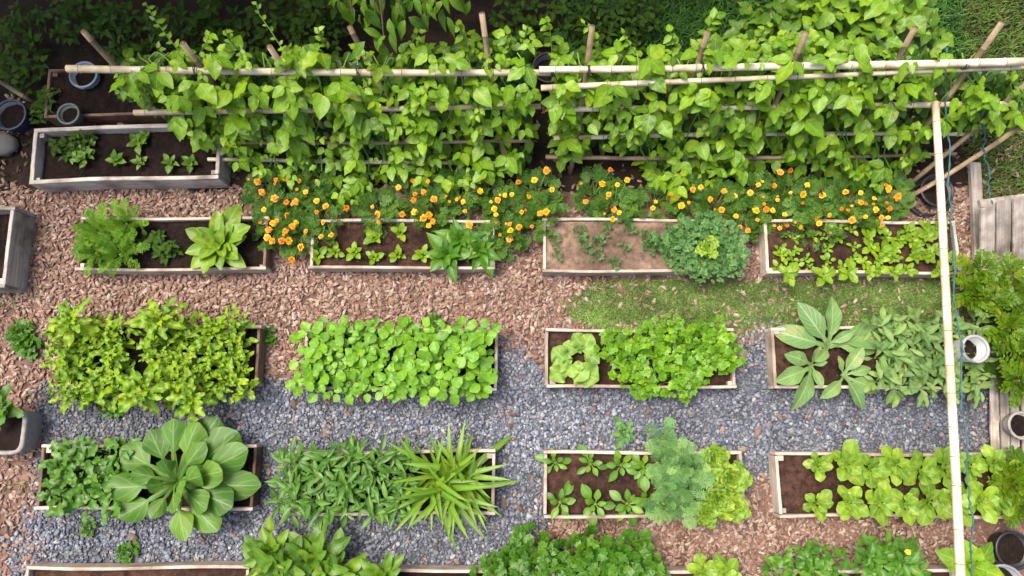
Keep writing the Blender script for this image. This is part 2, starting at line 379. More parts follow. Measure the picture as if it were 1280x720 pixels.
V_['longa'] = variants('pointed_leaf', 6, lambda: lance(U(.2, .26)), M['arug'], nt_=9, na=4, bend=.3, fold=.3, wave=.05)
V_['longlime'] = variants('long_lettuce_leaf', 6, lambda: obov(U(.2, .26), .08, .06), M['mid'], nt_=12, na=4, bend=.3, fold=.35, wave=.07, wk=2.5)
V_['strap'] = variants('strap_leaf', 7, lambda: strapf(U(.055, .075)), M['strap'], nt_=14, na=2, sidew=.5, bend=.8, fold=.5, wave=.0)
V_['lett'] = variants('butter_leaf', 7, lambda: obov(U(.33, .42), .1, .06), M['lett'], nt_=10, na=6, bend=.25, fold=-.1, wave=.05, wk=2)
V_['frill'] = variants('frilly_leaf', 6, lambda: obov(U(.42, .5), .05, .1), M['lett'], nt_=14, na=6, bend=.15, fold=.1, wave=.11, wk=3.2)
V_['seed'] = variants('seedling_leaf', 6, lambda: obov(U(.2, .27), .28, .03), M['seed'], nt_=8, na=4, bend=.3, fold=.25, wave=.03)
V_['tuft'] = variants('tuft_leaf', 5, lambda: lobed(U(.22, .3), 3), M['kale'], nt_=8, na=4, bend=.3, fold=.25, wave=.1)
V_['yob'] = variants('soft_leaf', 6, lambda: rnd(U(.3, .4)), M['lime'], nt_=6, na=4, bend=.2, fold=.2, wave=.04)
V_['obov'] = variants('spatula_leaf', 6, lambda: obov(U(.2, .25), .1, .06), M['lett'], nt_=10, na=4, bend=.3, fold=.3, wave=.05)
V_['dark'] = variants('shade_leaf', 6, lambda: ovate(U(.24, .36)), M['dark'], nt_=6, na=2, bend=.3, fold=.25, wave=.04)
V_['mid'] = variants('hedge_leaf', 6, lambda: ovate(U(.28, .4)), M['mid'], nt_=7, na=4, bend=.3, fold=.25, wave=.05)
V_['droop'] = variants('drooping_leaf', 6, lambda: lance(U(.17, .23)), M['mid'], nt_=8, na=4, bend=.4, fold=.3, wave=.04)
V_['big'] = variants('broad_shrub_leaf', 5, lambda: ovate(U(.4, .46)), M['bean'], nt_=9, na=4, bend=.25, fold=.18, wave=.06)
V_['carrot'] = [frond('feathery_leaf', M['carrot'], 12, .26, 4, .016, .3, .12) for _ in range(5)]
V_['mari'] = [frond('marigold_leaf', M['mari'], 5, .42, 2, .05, .25, .24) for _ in range(4)]
V_['dill'] = [frond('dill_leaf', M['dill'], 7, .4, 3, .026, .25, .2) for _ in range(5)]
V_['fern'] = [frond('pinnate_leaf', M['fern'], 6, .44, 0, .02, .3, .2, broad=True) for _ in range(5)]
V_['fernd'] = [frond('fern_leaf', M['dark'], 8, .42, 0, .02, .3, .2, broad=True) for _ in range(3)]
V_['pars'] = [parsley('parsley_leaf', M['parsley']) for _ in range(7)]
V_['parsd'] = [parsley('celery_leaf', M['arug'], 5, .25) for _ in range(5)]
V_['kalep'] = [parsley('curly_kale_leaf', M['kale'], 5, .24) for _ in range(6)]

def LM(pos, az, el, L, roll=0, wx=1.0):
    return Matrix.Translation(pos) @ Matrix.Rotation(az, 4, 'Z') @ Matrix.Rotation(el, 4, 'X') @ Matrix.Rotation(roll, 4, 'Y') @ Matrix.Diagonal((L*wx, L, L, 1))

def addleaf(root, key, pos, az, el, L, roll=0, wx=1.0, name='leaf'):
    return part(root, name, random.choice(V_[key]), LM(pos, az, el, L, roll, wx))

def joined(root, name, key, mats_list, mat):
    """many small leaves of one plant as one mesh"""
    Vs = []; Ps = []; o = 0; UVs = []
    cache = []
    for me in V_[key]:
        n = len(me.vertices); v = np.empty(n*3, np.float32); me.vertices.foreach_get('co', v)
        f = np.array([list(p.vertices) for p in me.polygons], dtype=np.int32)
        uvs = np.zeros((n, 2), np.float32)
        if me.uv_layers:
            for l in me.loops: uvs[l.vertex_index] = me.uv_layers[0].data[l.index].uv
        cache.append((np.c_[v.reshape(-1, 3), np.ones(n)], f, uvs))
    inv = np.array(Matrix.Translation(root.location).inverted())
    for m in mats_list:
        v, f, uvs = random.choice(cache); A = inv @ np.array(m)
        Vs.append((v @ A.T)[:, :3]); Ps.append(f+o); o += len(v); UVs.append(uvs)
    me = mesh_np(name, np.concatenate(Vs), np.concatenate(Ps), mat, True, uv=np.concatenate(UVs))
    ob = bpy.data.objects.new(name, me); link(ob, root); ob['kind'] = 'stuff'; return ob

def rosette(name, label, cat, px, py, z, Rm, n, key, group=None, e_out=12, e_in=70, base=None, inner=.5, stem=None, r0=.04, wx=1.0, taper=1.0):
    c = at(px, py, z); zb = z if base is None else base
    root = thing(name, (c.x, c.y, zb), label, cat, group); g = U(0, 6)
    for i in range(n):
        f = (i+.5)/n; az = g+i*2.39996+U(-.25, .25); el = R(e_in+(e_out-e_in)*f**taper+U(-9, 9)); L = Rm*(inner+(1-inner)*f)*U(.85, 1.12)
        d = Vector((-math.sin(az), math.cos(az), 0))
        addleaf(root, key, Vector((c.x, c.y, z+U(-.01, .02)))+d*r0*f, az, el, L, R(U(-18, 18)), wx)
    if z-zb > .03:
        mb = MB(); mb.tube([(0, 0, 0), (0, 0, z-zb)], [.025, .015], 6); part(root, 'stem', mb.mesh('stem', M['stem']), Matrix.Translation(root.location))
    return root

def bush(name, label, cat, px, py, zc, zb, rx, ry, nst, per, key, size, group=None, el=(5, 45), dome=.35, low=True, extra=None, stemmat='stem', pet=.2):
    """stems rising from one base, a whorl of leaves on each; (px,py) is the canopy centre in the photo"""
    c = at(px, py, zc*.85); root = thing(name, (c.x, c.y, zb), label, cat, group)
    mb = MB()
    for i in range(nst):
        f = math.sqrt((i+.5)/nst); a = i*2.39996+U(-.3, .3); dx, dy = f*rx*math.cos(a), f*ry*math.sin(a)
        zt = zb+(zc-zb)*(1-dome*f*f)*U(.72, 1.16); tip = Vector((c.x+dx, c.y+dy, zt))
        mb.tube([(dx*.2, dy*.2, 0), (dx*.75, dy*.75, (zt-zb)*.65), (dx, dy, zt-zb)], [.008, .006, .004], 3, False)
        ph = U(0, 6); outward = math.atan2(-dx, dy)
        for k in range(per):
            az = ph+2*PI*k/per+U(-.35, .35)
            e = R(U(*el)); 
            addleaf(root, key, tip+Vector((-math.sin(az)*size*pet, math.cos(az)*size*pet, U(-.07, .03))), az, e, size*U(.6, 1.22), R(U(-22, 22)))
        if low:
            for k in range(1):
                az = U(0, 6.28); addleaf(root, extra or key, Vector((c.x+dx*.85, c.y+dy*.85, zb+(zt-zb)*U(.45, .75))), az, R(U(-10, 25)), size*U(.9, 1.25), R(U(-20, 20)))
    part(root, 'stems', mb.mesh('stems', M[stemmat]), Matrix.Translation(root.location))
    return root

def explicit(name, label, cat, base, zb, pts, key, group=None, frac=.64, z0=.28, z1=.3, wx=1.0, dmax=90):
    c = at(base[0], base[1], zb); root = thing(name, c, label, cat, group)
    for (x, y) in pts:
        d = math.hypot(x-base[0], y-base[1])/dmax; P = at(x, y, z0+z1*max(0, 1-d)+U(-.03, .03)); b = c+Vector((U(-.02, .02), U(-.02, .02), .05))
        b.z += .03; v = (P-b)/frac; h_ = math.hypot(v.x, v.y); addleaf(root, key, b, math.atan2(-v.x, v.y)+U(-.12, .12), math.atan2(v.z, h_)+.12, v.length, R(U(-22, 22)), wx)
    return root

def mass(name, label, cat, rect, zc, zb, nx, ny, nst, per, key, size, group, **kw):
    x0, y0, x1, y1 = rect; s = .0098*(1-zc/H)
    cw, ch = (x1-x0)/nx, (y1-y0)/ny
    for j in range(ny):
        for i in range(nx):
            bush(name, label, cat, x0+(i+.5)*cw+U(-.12, .12)*cw, y0+(j+.5)*ch+U(-.12, .12)*ch, zc*U(.88, 1.12), zb, cw*.56*s, ch*.56*s, nst, per, key, size, group, **kw)

ORD = ['first', 'second', 'third', 'fourth', 'fifth', 'sixth', 'seventh', 'eighth', 'ninth', 'tenth', 'eleventh', 'twelfth', 'thirteenth', 'fourteenth']

# ------------------------------------------------------------------ ground
def inpoly(px, py, poly):
    r = np.zeros(px.shape, bool); n = len(poly)
    for i in range(n):
        x1, y1 = poly[i]; x2, y2 = poly[(i+1) % n]
        k = ((y1 > py) != (y2 > py)); xi = (x2-x1)*(py-y1)/((y2-y1) if y2 != y1 else 1e-9)+x1
        r ^= (k & (px < xi))
    return r
def wob(x, y, s=1.0, seed=0):
    r = np.random.default_rng(seed); v = np.zeros_like(x)
    for k in range(7):
        f = s*(.6+.55*k); a = r.uniform(0, 6.28); v += np.sin((x*math.cos(a)+y*math.sin(a))*f*2+r.uniform(0, 6.28))/(1+.35*k)
    return v/2.6

g = MB(); NX = 40
gx = np.r_[-150, -60, -25, np.linspace(-12, 12, 49), 25, 60, 150]; gy = np.r_[-150, -60, -25, np.linspace(-10, 12, 45), 25, 60, 150]
XX, YY = np.meshgrid(gx, gy); ZZ = np.where((abs(XX) < 11) & (abs(YY) < 9), 0*XX, 0)
nxg = len(gx); idx = np.arange(len(gx)*len(gy)).reshape(len(gy), len(gx))
P = np.stack([idx[:-1, :-1], idx[:-1, 1:], idx[1:, 1:], idx[1:, :-1]], -1).reshape(-1, 4)
go = link(bpy.data.objects.new('ground', mesh_np('ground', np.stack([XX, YY, ZZ], -1).reshape(-1, 3), P, M['ground'], True)))
tag(go, 'bare brown garden soil under the whole plot', 'ground', kind='structure')

xs_ = np.linspace(-12, 12, 90); up_ = np.array([at(640+x*100, 236, 0).y for x in xs_])*0+at(640, 238, 0).y+.12*wob(xs_, xs_*0, 1.5, 4)
PV = np.concatenate([np.stack([xs_, up_, xs_*0+.004], -1), np.stack([xs_, xs_*0-9, xs_*0+.004], -1)])
PP = np.array([(i, i+90, i+91, i+1) for i in range(89)])
tag(link(bpy.data.objects.new('path', mesh_np('path', PV, PP, M['path']))), 'trodden brown earth path under the wood chips', 'path', kind='structure')
BEDS = []   # world rects of the beds, to keep chips and stones out
def bed(label, x0, y0, x1, y1, h=.24, soil='soil', sz=.15, wood='wood', rot=0.0, th=.036, corner=True, name='raised_bed', wside=None, top=None, hb=0):
    """rim rectangle in photo pixels at height h"""
    A, B, Cc, D = at(x0, y0, h), at(x1, y0, h), at(x1, y1, h), at(x0, y1, h)
    cx, cy = (A.x+B.x+Cc.x+D.x)/4, (A.y+B.y+Cc.y+D.y)/4
    w, d = (B.x-A.x+Cc.x-D.x)/2, (A.y-D.y+B.y-Cc.y)/2
    root = thing(name, (cx, cy, 0), label, 'raised bed', 'wooden raised beds', R(rot))
    RM = Matrix.LocRotScale(root.location, root.rotation_euler, None)
    def board(nm, sx, sy, sz_, ox, oy, oz, along_x, mat, ns=10):
        L = sx if along_x else sy; T = sy if along_x else sx; mb = MB(); Vv = []; ph = U(0, 6); amp = U(.004, .016); b = .005
        for i in range(ns+1):
            u = (i/ns-.5)*L; wv = amp*math.sin(2.2*u+ph)+U(-.0015, .0015); wz = U(-.003, .003)
            for (yy, zz) in ((-T/2, 0), (T/2, 0), (T/2, sz_-b), (T/2-b, sz_), (-T/2+b, sz_), (-T/2, sz_-b)):
                Vv.append((u, yy+wv, zz+(wz if zz > 0 else 0)-sz_/2))
        Fc = [(i*6+k, i*6+(k+1) % 6, i*6+6+(k+1) % 6, i*6+6+k)[::-1] for i in range(ns) for k in range(6)]+[tuple(range(6)), tuple(range(ns*6, ns*6+6))[::-1]]
        mb.add(Vv, Fc); me = mb.mesh(nm, M[mat])
        return part(root, nm, me, RM @ Matrix.Translation((ox, oy, oz+sz_/2)) @ (Matrix() if along_x else Matrix.Rotation(PI/2, 4, 'Z')))
    e = U(.0, .008)
    board('board', w, th, h, 0, -d/2+th/2, 0, True, wood); board('board', w, th, h-.004+hb, 0, d/2-th/2, 0, True, wood)
    ws = wside or wood
    board('board', th, d-2*th-.004, h-.007, -w/2+th/2, 0, 0, False, ws); board('board', th, d-2*th-.004, h-.005, w/2-th/2, 0, 0, False, ws)
    if corner:
        for sx in (-1, 1):
            for sy in (-1, 1):
                if random.random() < .45: continue
                cs = U(.05, .075); board('corner_post', cs, cs, h-U(.02, .045), sx*(w/2-th-cs/2-.002), sy*(d/2-th-cs/2-.002), 0, True, wood, 2)
    nx, ny = 110, 40; iw, idp = w-2*th-.004, d-2*th-.004
    X, Y = np.meshgrid(np.linspace(-iw/2, iw/2, nx), np.linspace(-idp/2, idp/2, ny)); o = U(0, 50)
    Z = np.array([[mnoise.noise(Vector((x*8+o, y*8, 0)))*.02+abs(mnoise.noise(Vector((x*24+o, y*24, 3))))*.034+mnoise.noise(Vector((x*2+o, y*2, 7)))*.02 for x in X[0]] for y in Y[:, 0]])+sz
    id2 = np.arange(nx*ny).reshape(ny, nx); P2 = np.stack([id2[:-1, :-1], id2[:-1, 1:], id2[1:, 1:], id2[1:, :-1]], -1).reshape(-1, 4)
    part(root, 'soil', mesh_np('soil', np.stack([X, Y, Z], -1).reshape(-1, 3), P2, M[soil], True), RM)
    BEDS.append((cx-w/2, cx+w/2, cy-d/2, cy+d/2)); return root

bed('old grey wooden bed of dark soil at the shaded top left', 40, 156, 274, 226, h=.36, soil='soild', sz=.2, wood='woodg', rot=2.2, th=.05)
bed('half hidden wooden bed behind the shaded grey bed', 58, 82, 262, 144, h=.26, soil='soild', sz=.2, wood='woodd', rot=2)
bed('wooden bed with feathery greens and a pale rosette, under the grey bed', 97, 271, 334, 338, soil='soild', wood='wood', wside='woodd')
bed('wooden bed with seedling rows just below orange marigolds', 387, 274, 619, 336, soil='soil')
bed('wooden bed of dry pale soil with bluish kale', 678, 273, 916, 340, soil='soill', sz=.2)
bed('wooden bed of pale small seedlings below the yellow marigolds', 957, 275, 1198, 342, soil='soil', sz=.18)
bed('wooden bed overflowing with lime lettuce on the left', 73, 406, 324, 484, soil='soild', wside='woodd')
bed('wooden bed packed with round bright green leaves', 379, 412, 621, 488, soil='soild')
bed('wooden bed with a crinkled pale plant beside bright parsley', 683, 411, 919, 485, soil='soil')
bed('wooden bed with broad white veined leaves beside grey green herbs', 966, 408, 1228, 486, soil='soil', sz=.17)
bed('wooden bed holding the huge spoon leaved cabbage', 47, 556, 318, 638, soil='soild', wside='woodd')
bed('wooden bed with the strappy yellow green clump', 367, 563, 619, 644, soil='soild')
bed('wooden bed with six pale seedlings, feathery dill and frilly lettuce', 680, 564, 929, 647, soil='soil')
bed('wooden bed with two rows of butter lettuce', 972, 566, 1252, 647, soil='soil', sz=.17)
bed('empty soil bed cut off by the bottom edge at left', 28, 708, 309, 800, soil='soil')
bed('wooden bed cut off by the bottom edge below the strappy clump', 352, 711, 618, 802, soil='soild')
bed('wooden bed cut off by the bottom edge under dark lobed greens', 690, 712, 922, 803, soil='soil')
bed('wooden bed cut off by the bottom edge beside the bamboo pole', 982, 712, 1206, 804, soil='soil')
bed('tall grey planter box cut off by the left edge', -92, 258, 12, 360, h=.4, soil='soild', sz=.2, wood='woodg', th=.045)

GRAVEL = [(50, 478), (335, 462), (372, 468), (620, 452), (650, 425), (690, 455), (925, 430), (948, 405), (970, 420), (1240, 470), (1240, 575), (965, 583), (938, 600), (700, 605), (676, 655), (655, 690), (640, 830), (0, 830), (22, 690), (44, 620)]
MOSS = [(712, 380), (760, 348), (915, 340), (950, 352), (1200, 342), (1205, 412), (965, 410), (930, 408), (722, 412)]
LAWN = [(1195, -60), (1400, -60), (1400, 262), (1232, 262), (1212, 215), (1196, 130)]
WEED = [(690, -90), (1200, -90), (1200, 70), (700, 70)]

def scatter(n, x0, x1, y0, y1, z=0.0):
    X = RNG.uniform(x0, x1, n); Y = RNG.uniform(y0, y1, n); px, py = to_px(X, Y, np.zeros(n)); return X, Y, px, py
def outside_beds(X, Y):
    k = np.ones(X.shape, bool)
    for a, b, c, d in BEDS: k &= ~((X > a) & (X < b) & (Y > c) & (Y < d))
    return k
def rotz(V, a):
    c, s = np.cos(a)[:, None], np.sin(a)[:, None]
    return np.stack([V[..., 0]*c-V[..., 1]*s, V[..., 0]*s+V[..., 1]*c, V[..., 2]], -1)

# wood chips
def chips(n, name, label, keep, size, cols, zmax=.03, thick=.006):
    X, Y, px, py = scatter(n, -8.6, 8.6, -3.9, 4.2); k = keep(X, Y, px, py) & outside_beds(X, Y); X, Y = X[k], Y[k]; N = len(X)
    L = RNG.uniform(*size, N); Wd = L*RNG.uniform(.28, .62, N); ar = RNG.uniform(-.05, .2, N)*L; cv = RNG.uniform(-.3, .3, N)*L
    T = np.zeros((N, 12, 3)); j = 0
    for top in (1, 0):
        for u in (-.5, 0, .5):
            for v in (-.5, .5):
                ww = (1-.45*abs(u)*2*RNG.uniform(.3, 1.4, N))
                T[:, j, 0] = L*u; T[:, j, 1] = Wd*v*ww+cv*(u*u); T[:, j, 2] = ar*(1-4*u*u)*.5+top*thick*RNG.uniform(.6, 1.6, N); j += 1
    tl, tw = RNG.normal(0, .12, N)[:, None], RNG.normal(0, .18, N)[:, None]
    T[..., 2] += T[..., 0]*tl+T[..., 1]*tw
    T[..., 2] -= T[..., 2].min(1)[:, None]
    T = rotz(T, RNG.uniform(0, 6.28, N)); T[..., 0] += X[:, None]; T[..., 1] += Y[:, None]; T[..., 2] += (RNG.uniform(0, 1, N)**1.6*zmax)[:, None]+.004
    q = np.array([(0, 2, 3, 1), (2, 4, 5, 3), (0, 6, 8, 2), (2, 8, 10, 4), (1, 3, 9, 7), (3, 5, 11, 9), (0, 1, 7, 6), (4, 10, 11, 5)])
    P = (q[None]+12*np.arange(N)[:, None, None]).reshape(-1, 4)
    cols = np.array(cols)[:, :3]; ci = cols[RNG.choice(len(cols), N)]*RNG.uniform(.9, 1.16, N)[:, None]*(1.05+.12*wob(X, Y, 1.1, 5))[:, None]
    tint = np.repeat(np.c_[ci, np.ones(N)], 12, 0)
    o = link(bpy.data.objects.new(name, mesh_np(name, T.reshape(-1, 3), P, M['chips'], False, tint)))
    tag(o, label, 'wood chips', kind='stuff')

def keep_mulch(X, Y, px, py):
    e = wob(X, Y, 2.2, 9)*14
    g_ = inpoly(px+e+RNG.normal(0, 11, X.shape), py+wob(X, Y, 2.6, 2)*12+RNG.normal(0, 11, X.shape), GRAVEL); r = RNG.uniform(0, 1, X.shape)
    m = inpoly(px+e, py+e*.5, MOSS); top = py < 232+e*.6
    thin = (px < 42+e) & (py > 380)
    plant = (px > 300) & (px < 1150) & (py < 268+e*.3)
    right = px > 1212+e*.5
    k = np.where(g_, r < .03, np.where(m, r < .22, 1.0 > 0))
    k = np.where(top, r < .06, k); k = np.where(plant & ~top, r < .15, k); k = np.where(thin, r < .45, k); k = np.where(right, r < .25, k)
    return k.astype(bool)
MC = [(a*.93, b*.97, c*.95, 1) for a, b, c, _ in [C(188, 154, 138, .5), C(174, 138, 122, .5), C(206, 178, 162, .5), C(160, 122, 106, .5), C(184, 146, 128, .5), C(152, 116, 100, .5), C(176, 148, 132, .5)]]
chips(125000, 'wood_chip_mulch', 'reddish brown wood chip mulch covering the paths between the beds', keep_mulch, (.03, .09), MC, .02, .004)
def keep_litter(X, Y, px, py):
    e = wob(X, Y, 2.2, 31); return inpoly(px, py, GRAVEL) & (RNG.uniform(0, 1, X.shape) < np.clip(e-.35, .02, .7))
chips(6000, 'bark_litter', 'brown bark bits and twigs strewn over the grey gravel', keep_litter, (.05, .16), [C(150, 124, 106, .42), C(122, 98, 82, .42), C(170, 148, 132, .42)], .03, .007)
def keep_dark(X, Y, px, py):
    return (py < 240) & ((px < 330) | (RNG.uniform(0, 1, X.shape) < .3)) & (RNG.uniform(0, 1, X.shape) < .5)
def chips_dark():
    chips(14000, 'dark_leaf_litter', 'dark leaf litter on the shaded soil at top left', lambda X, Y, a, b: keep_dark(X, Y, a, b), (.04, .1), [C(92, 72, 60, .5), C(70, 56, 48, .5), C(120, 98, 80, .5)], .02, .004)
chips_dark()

# gravel
X, Y, px, py = scatter(150000, -7.4, 7.2, -4.2, 1.6)
k = inpoly(px+wob(X, Y, 2.2, 9)*14+RNG.normal(0, 11, X.shape), py+wob(X, Y, 2.6, 2)*12+RNG.normal(0, 11, X.shape), GRAVEL) & outside_beds(X, Y)
X, Y = X[k], Y[k]; N = min(len(X), 48000); X, Y = X[:N], Y[:N]
ph = (1+5**.5)/2
ico = np.array([(-1, ph, 0), (1, ph, 0), (-1, -ph, 0), (1, -ph, 0), (0, -1, ph), (0, 1, ph), (0, -1, -ph), (0, 1, -ph), (ph, 0, -1), (ph, 0, 1), (-ph, 0, -1), (-ph, 0, 1)])/1.9
icf = np.array([(0, 11, 5), (0, 5, 1), (0, 1, 7), (0, 7, 10), (0, 10, 11), (1, 5, 9), (5, 11, 4), (11, 10, 2), (10, 7, 6), (7, 1, 8), (3, 9, 4), (3, 4, 2), (3, 2, 6), (3, 6, 8), (3, 8, 9), (4, 9, 5), (2, 4, 11), (6, 2, 10), (8, 6, 7), (9, 8, 1)])
r = RNG.lognormal(-4.04, .3, N).clip(.008, .04)
T = ico[None]*RNG.uniform(.78, 1.2, (N, 12, 1))*np.stack([r*RNG.uniform(.9, 1.5, N), r*RNG.uniform(.7, 1.05, N), r*RNG.uniform(.35, .65, N)], -1)[:, None, :]
T = rotz(T, RNG.uniform(0, 6.28, N)); T[..., 2] += (T[..., 0]-0)*RNG.normal(0, .25, N)[:, None]
T[..., 0] += X[:, None]; T[..., 1] += Y[:, None]; T[..., 2] += (r*.35+RNG.uniform(0, .016, N))[:, None]
gc = np.array([C(124, 128, 138, .5), C(152, 156, 164, .5), C(98, 102, 114, .5), C(178, 180, 184, .5), C(140, 136, 138, .5), C(112, 118, 132, .5), C(92, 95, 106, .5)])[:, :3]
ci = gc[RNG.choice(7, N, p=[.28, .2, .16, .03, .07, .22, .04])]*RNG.uniform(.88, 1.14, N)[:, None]*(1.1+.22*wob(X, Y, .8, 17))[:, None]
gme = mesh_np('gravel', T.reshape(-1, 3), (icf[None]+12*np.arange(N)[:, None, None]).reshape(-1, 3), M['gravel'], True, np.repeat(np.c_[ci, np.ones(N)], 12, 0))
tag(link(bpy.data.objects.new('gravel', gme)), 'blue grey gravel path between the lower bed rows', 'gravel', kind='stuff')

gp = [at(x, y, 0) for x, y in GRAVEL]; ctr = at(640, 520, 0); GV = []; 
for i in range(len(gp)):
    for t in range(12):
        q = gp[i].lerp(gp[(i+1) % len(gp)], t/12); e_ = float(wob(np.array([q.x]), np.array([q.y]), 2.6, 2)[0])*.1; GV.append((q.x+e_, q.y+e_, .008))
tag(link(bpy.data.objects.new('gravel_bed', mesh_np('gravel_bed', GV, [list(range(len(GV)))], M['grit']))), 'grey stone dust under the gravel', 'gravel', kind='structure')
# grass
def grass(name, label, n, poly, hgt, cols, keep=None, wd=.0045, jit=5, cat='grass', ext=(-8, 10, -3, 9)):
    X, Y, px, py = scatter(n, *ext); k = inpoly(px+RNG.normal(0, jit, n), py+RNG.normal(0, jit, n), poly) & outside_beds(X, Y)
    if keep is not None: k &= keep(X, Y, px, py)
    X, Y = X[k], Y[k]; N = len(X); h = RNG.uniform(.5, 1.2, N)*hgt; a = RNG.uniform(0, 6.28, N); ln = RNG.uniform(.2, 1.1, N)*h
    T = np.zeros((N, 5, 3)); w = wd*RNG.uniform(.7, 1.4, N)
    T[:, 0, 0] = -w; T[:, 1, 0] = w; T[:, 2, 0] = -w*.8; T[:, 3, 0] = w*.8
    T[:, 2, 1] = T[:, 3, 1] = ln*.35; T[:, 2, 2] = T[:, 3, 2] = h*.6; T[:, 4, 1] = ln; T[:, 4, 2] = h*RNG.uniform(.6, 1, N)
    T = rotz(T, a); T[..., 0] += X[:, None]; T[..., 1] += Y[:, None]
    P = (np.array([(0, 1, 3), (0, 3, 2), (2, 3, 4)])[None]+5*np.arange(N)[:, None, None]).reshape(-1, 3)
    cc = np.array(cols)[:, :3]; ci = cc[RNG.choice(len(cc), N)]*RNG.uniform(.7, 1.3, N)[:, None]*(1+.25*wob(X, Y, 2.0, 23))[:, None]
    o = link(bpy.data.objects.new(name, mesh_np(name, T.reshape(-1, 3), P, M['grass'], False, np.repeat(np.c_[ci, np.ones(N)], 5, 0))))
    tag(o, label, cat, kind='stuff')
GC = [C(110, 150, 62, .5), C(92, 136, 52, .5), C(130, 164, 78, .5), C(150, 168, 96, .5)]
grass('short_grass', 'short mossy grass between the pale soil bed and the parsley bed', 420000, MOSS, .035, GC, lambda X, Y, px, py: wob(X, Y, 2.6, 41)*1.2+(px-700)/260 > -.35, ext=(.4, 6, -1.2, 1.6), jit=8)
grass('lawn_grass', 'bright lawn grass at the right edge beyond the trellis', 90000, LAWN, .09, [C(112, 156, 52, .36), C(92, 138, 44, .34), C(130, 168, 66, .38), C(140, 140, 80, .34)], wd=.006, ext=(4.5, 10, 1, 7.5))
grass('weedy_grass', 'tall dark weedy grass behind the trellis at top right', 60000, WEED, .16, [C(74, 124, 42, .5), C(60, 104, 36, .5), C(92, 142, 54, .5)], wd=.008, ext=(0, 6.5, 3.2, 8))
grass('sparse_weeds', 'sparse green weeds in the chips at the left edge', 26000, [(-60, 240), (60, 240), (50, 700), (-60, 700)], .05, GC, lambda X, Y, px, py: wob(X, Y, 2.4, 77) > .75, ext=(-8.5, -5, -4, 3))

# ------------------------------------------------------------------ bamboo
def pole_mesh(p0, p1, r0, r1, mat, bend=.045, n=9, nodes=.34, name='pole'):
    """pole along local +Z from the origin; returns mesh and matrix"""
    p0, p1 = Vector(p0), Vector(p1); L = (p1-p0).length; mb = MB()
    cuts = []; z = U(.08, .3)
    while z < L-.05: cuts.append(z); z += nodes*U(.75, 1.25)
    st = [0.0]; mk = [0]
    for c in cuts: st += [c-.014, c-.004, c+.004, c+.014]; mk += [0, 1, 1, 0]
    st.append(L); mk.append(0); ax, ay = U(-bend, bend), U(-bend, bend); kx, ky = U(-.004, .004), U(-.004, .004)
    rings = []
    for s, m_ in zip(st, mk):
        t = s/L; r_ = (r0+(r1-r0)*t)*(1.14 if m_ else 1.0); ox = ax*math.sin(PI*t)+kx*math.sin(9*t); oy = ay*math.sin(PI*t)+ky*math.sin(11*t)
        rings.append([(ox+r_*math.cos(2*PI*k/n), oy+r_*math.sin(2*PI*k/n), s) for k in range(n)])
    Vv = [q for rg in rings for q in rg]
    for i in range(len(rings)-1):
        f = [(i*n+k, i*n+(k+1) % n, (i+1)*n+(k+1) % n, (i+1)*n+k) for k in range(n)]
        if i == 0: mb.add(Vv, f, 0)
        else: mb.f += f; mb.m += [1 if mk[i] and mk[i+1] else 0]*n
    e0 = tuple(range(n))[::-1]; e1 = tuple(range((len(rings)-1)*n, len(rings)*n)); mb.f += [e0, e1]; mb.m += [1, 1]
    me = mb.mesh(name, [mat, M['node']], True)
    q = (p1-p0).to_track_quat('Z', 'Y').to_matrix().to_4x4()
    return me, Matrix.Translation(p0) @ q
def pole(root, nm, p0, p1, r0, r1, mat, **kw):
    me, mx = pole_mesh(p0, p1, r0, r1, mat, name=nm, **kw); return part(root, nm, me, mx)

tr = thing('bean_trellis', at(690, 215, 0), 'long bamboo bean trellis of leaning stakes and pale rails', 'trellis')
ZT = 1.5
pole(tr, 'rail', at(84, 86, ZT), at(690, 91, ZT), .042, .036, M['bam'])
pole(tr, 'rail', at(674, 87, ZT+.07), at(1278, 77, ZT+.07), .036, .045, M['bam'], bend=.015)
pole(tr, 'rail', at(676, 110, ZT-.03), at(1300, 84, ZT-.02), .034, .022, M['bam'], bend=.015)
pole(tr, 'rail', at(168, 141, .95), at(676, 133, .97), .036, .032, M['bam'])
pole(tr, 'rail', at(692, 137, .97), at(1262, 130, .99), .032, .036, M['bam'])
pole(tr, 'rail', at(272, 178, .52), at(662, 176, .52), .024, .022, M['bamo'])
pole(tr, 'rail', at(692, 173, .53), at(1215, 168, .53), .03, .024, M['bam'])
pole(tr, 'rail', at(260, 199, .27), at(640, 204, .27), .026, .024, M['bam'])
pole(tr, 'rail', at(682, 196, .28), at(1195, 192, .28), .03, .022, M['bamo'])
STK = [((101, 43), (232, 168)), ((226, 58), (330, 178)), ((335, 62), (420, 188)), ((436, 37), (520, 205)), ((602, 20), (634, 215)), ((741, 36), (713, 216)), ((886, 43), (832, 212)), ((1010, 44), (935, 210)), ((1147, 38), (1052, 205)), ((1256, 32), (1120, 205))]
for (a, b) in STK:
    p0 = at(b[0], b[1], 0); p1 = at(a[0], a[1], 1.88); p1 = p0+(p1-p0)*1.0
    off = Vector((0, .055, -.03)); pole(tr, 'stake', p0, p1+off, .036, .032, M['bamo'], bend=.03)
for (a, za, b, zb_) in (((1300, 90), 1.3, (1138, 230), .02), ((1300, 140), .95, (1130, 250), .02)):
    pole(tr, 'brace', at(*b, zb_), at(*a, za), .03, .03, M['bamo'])
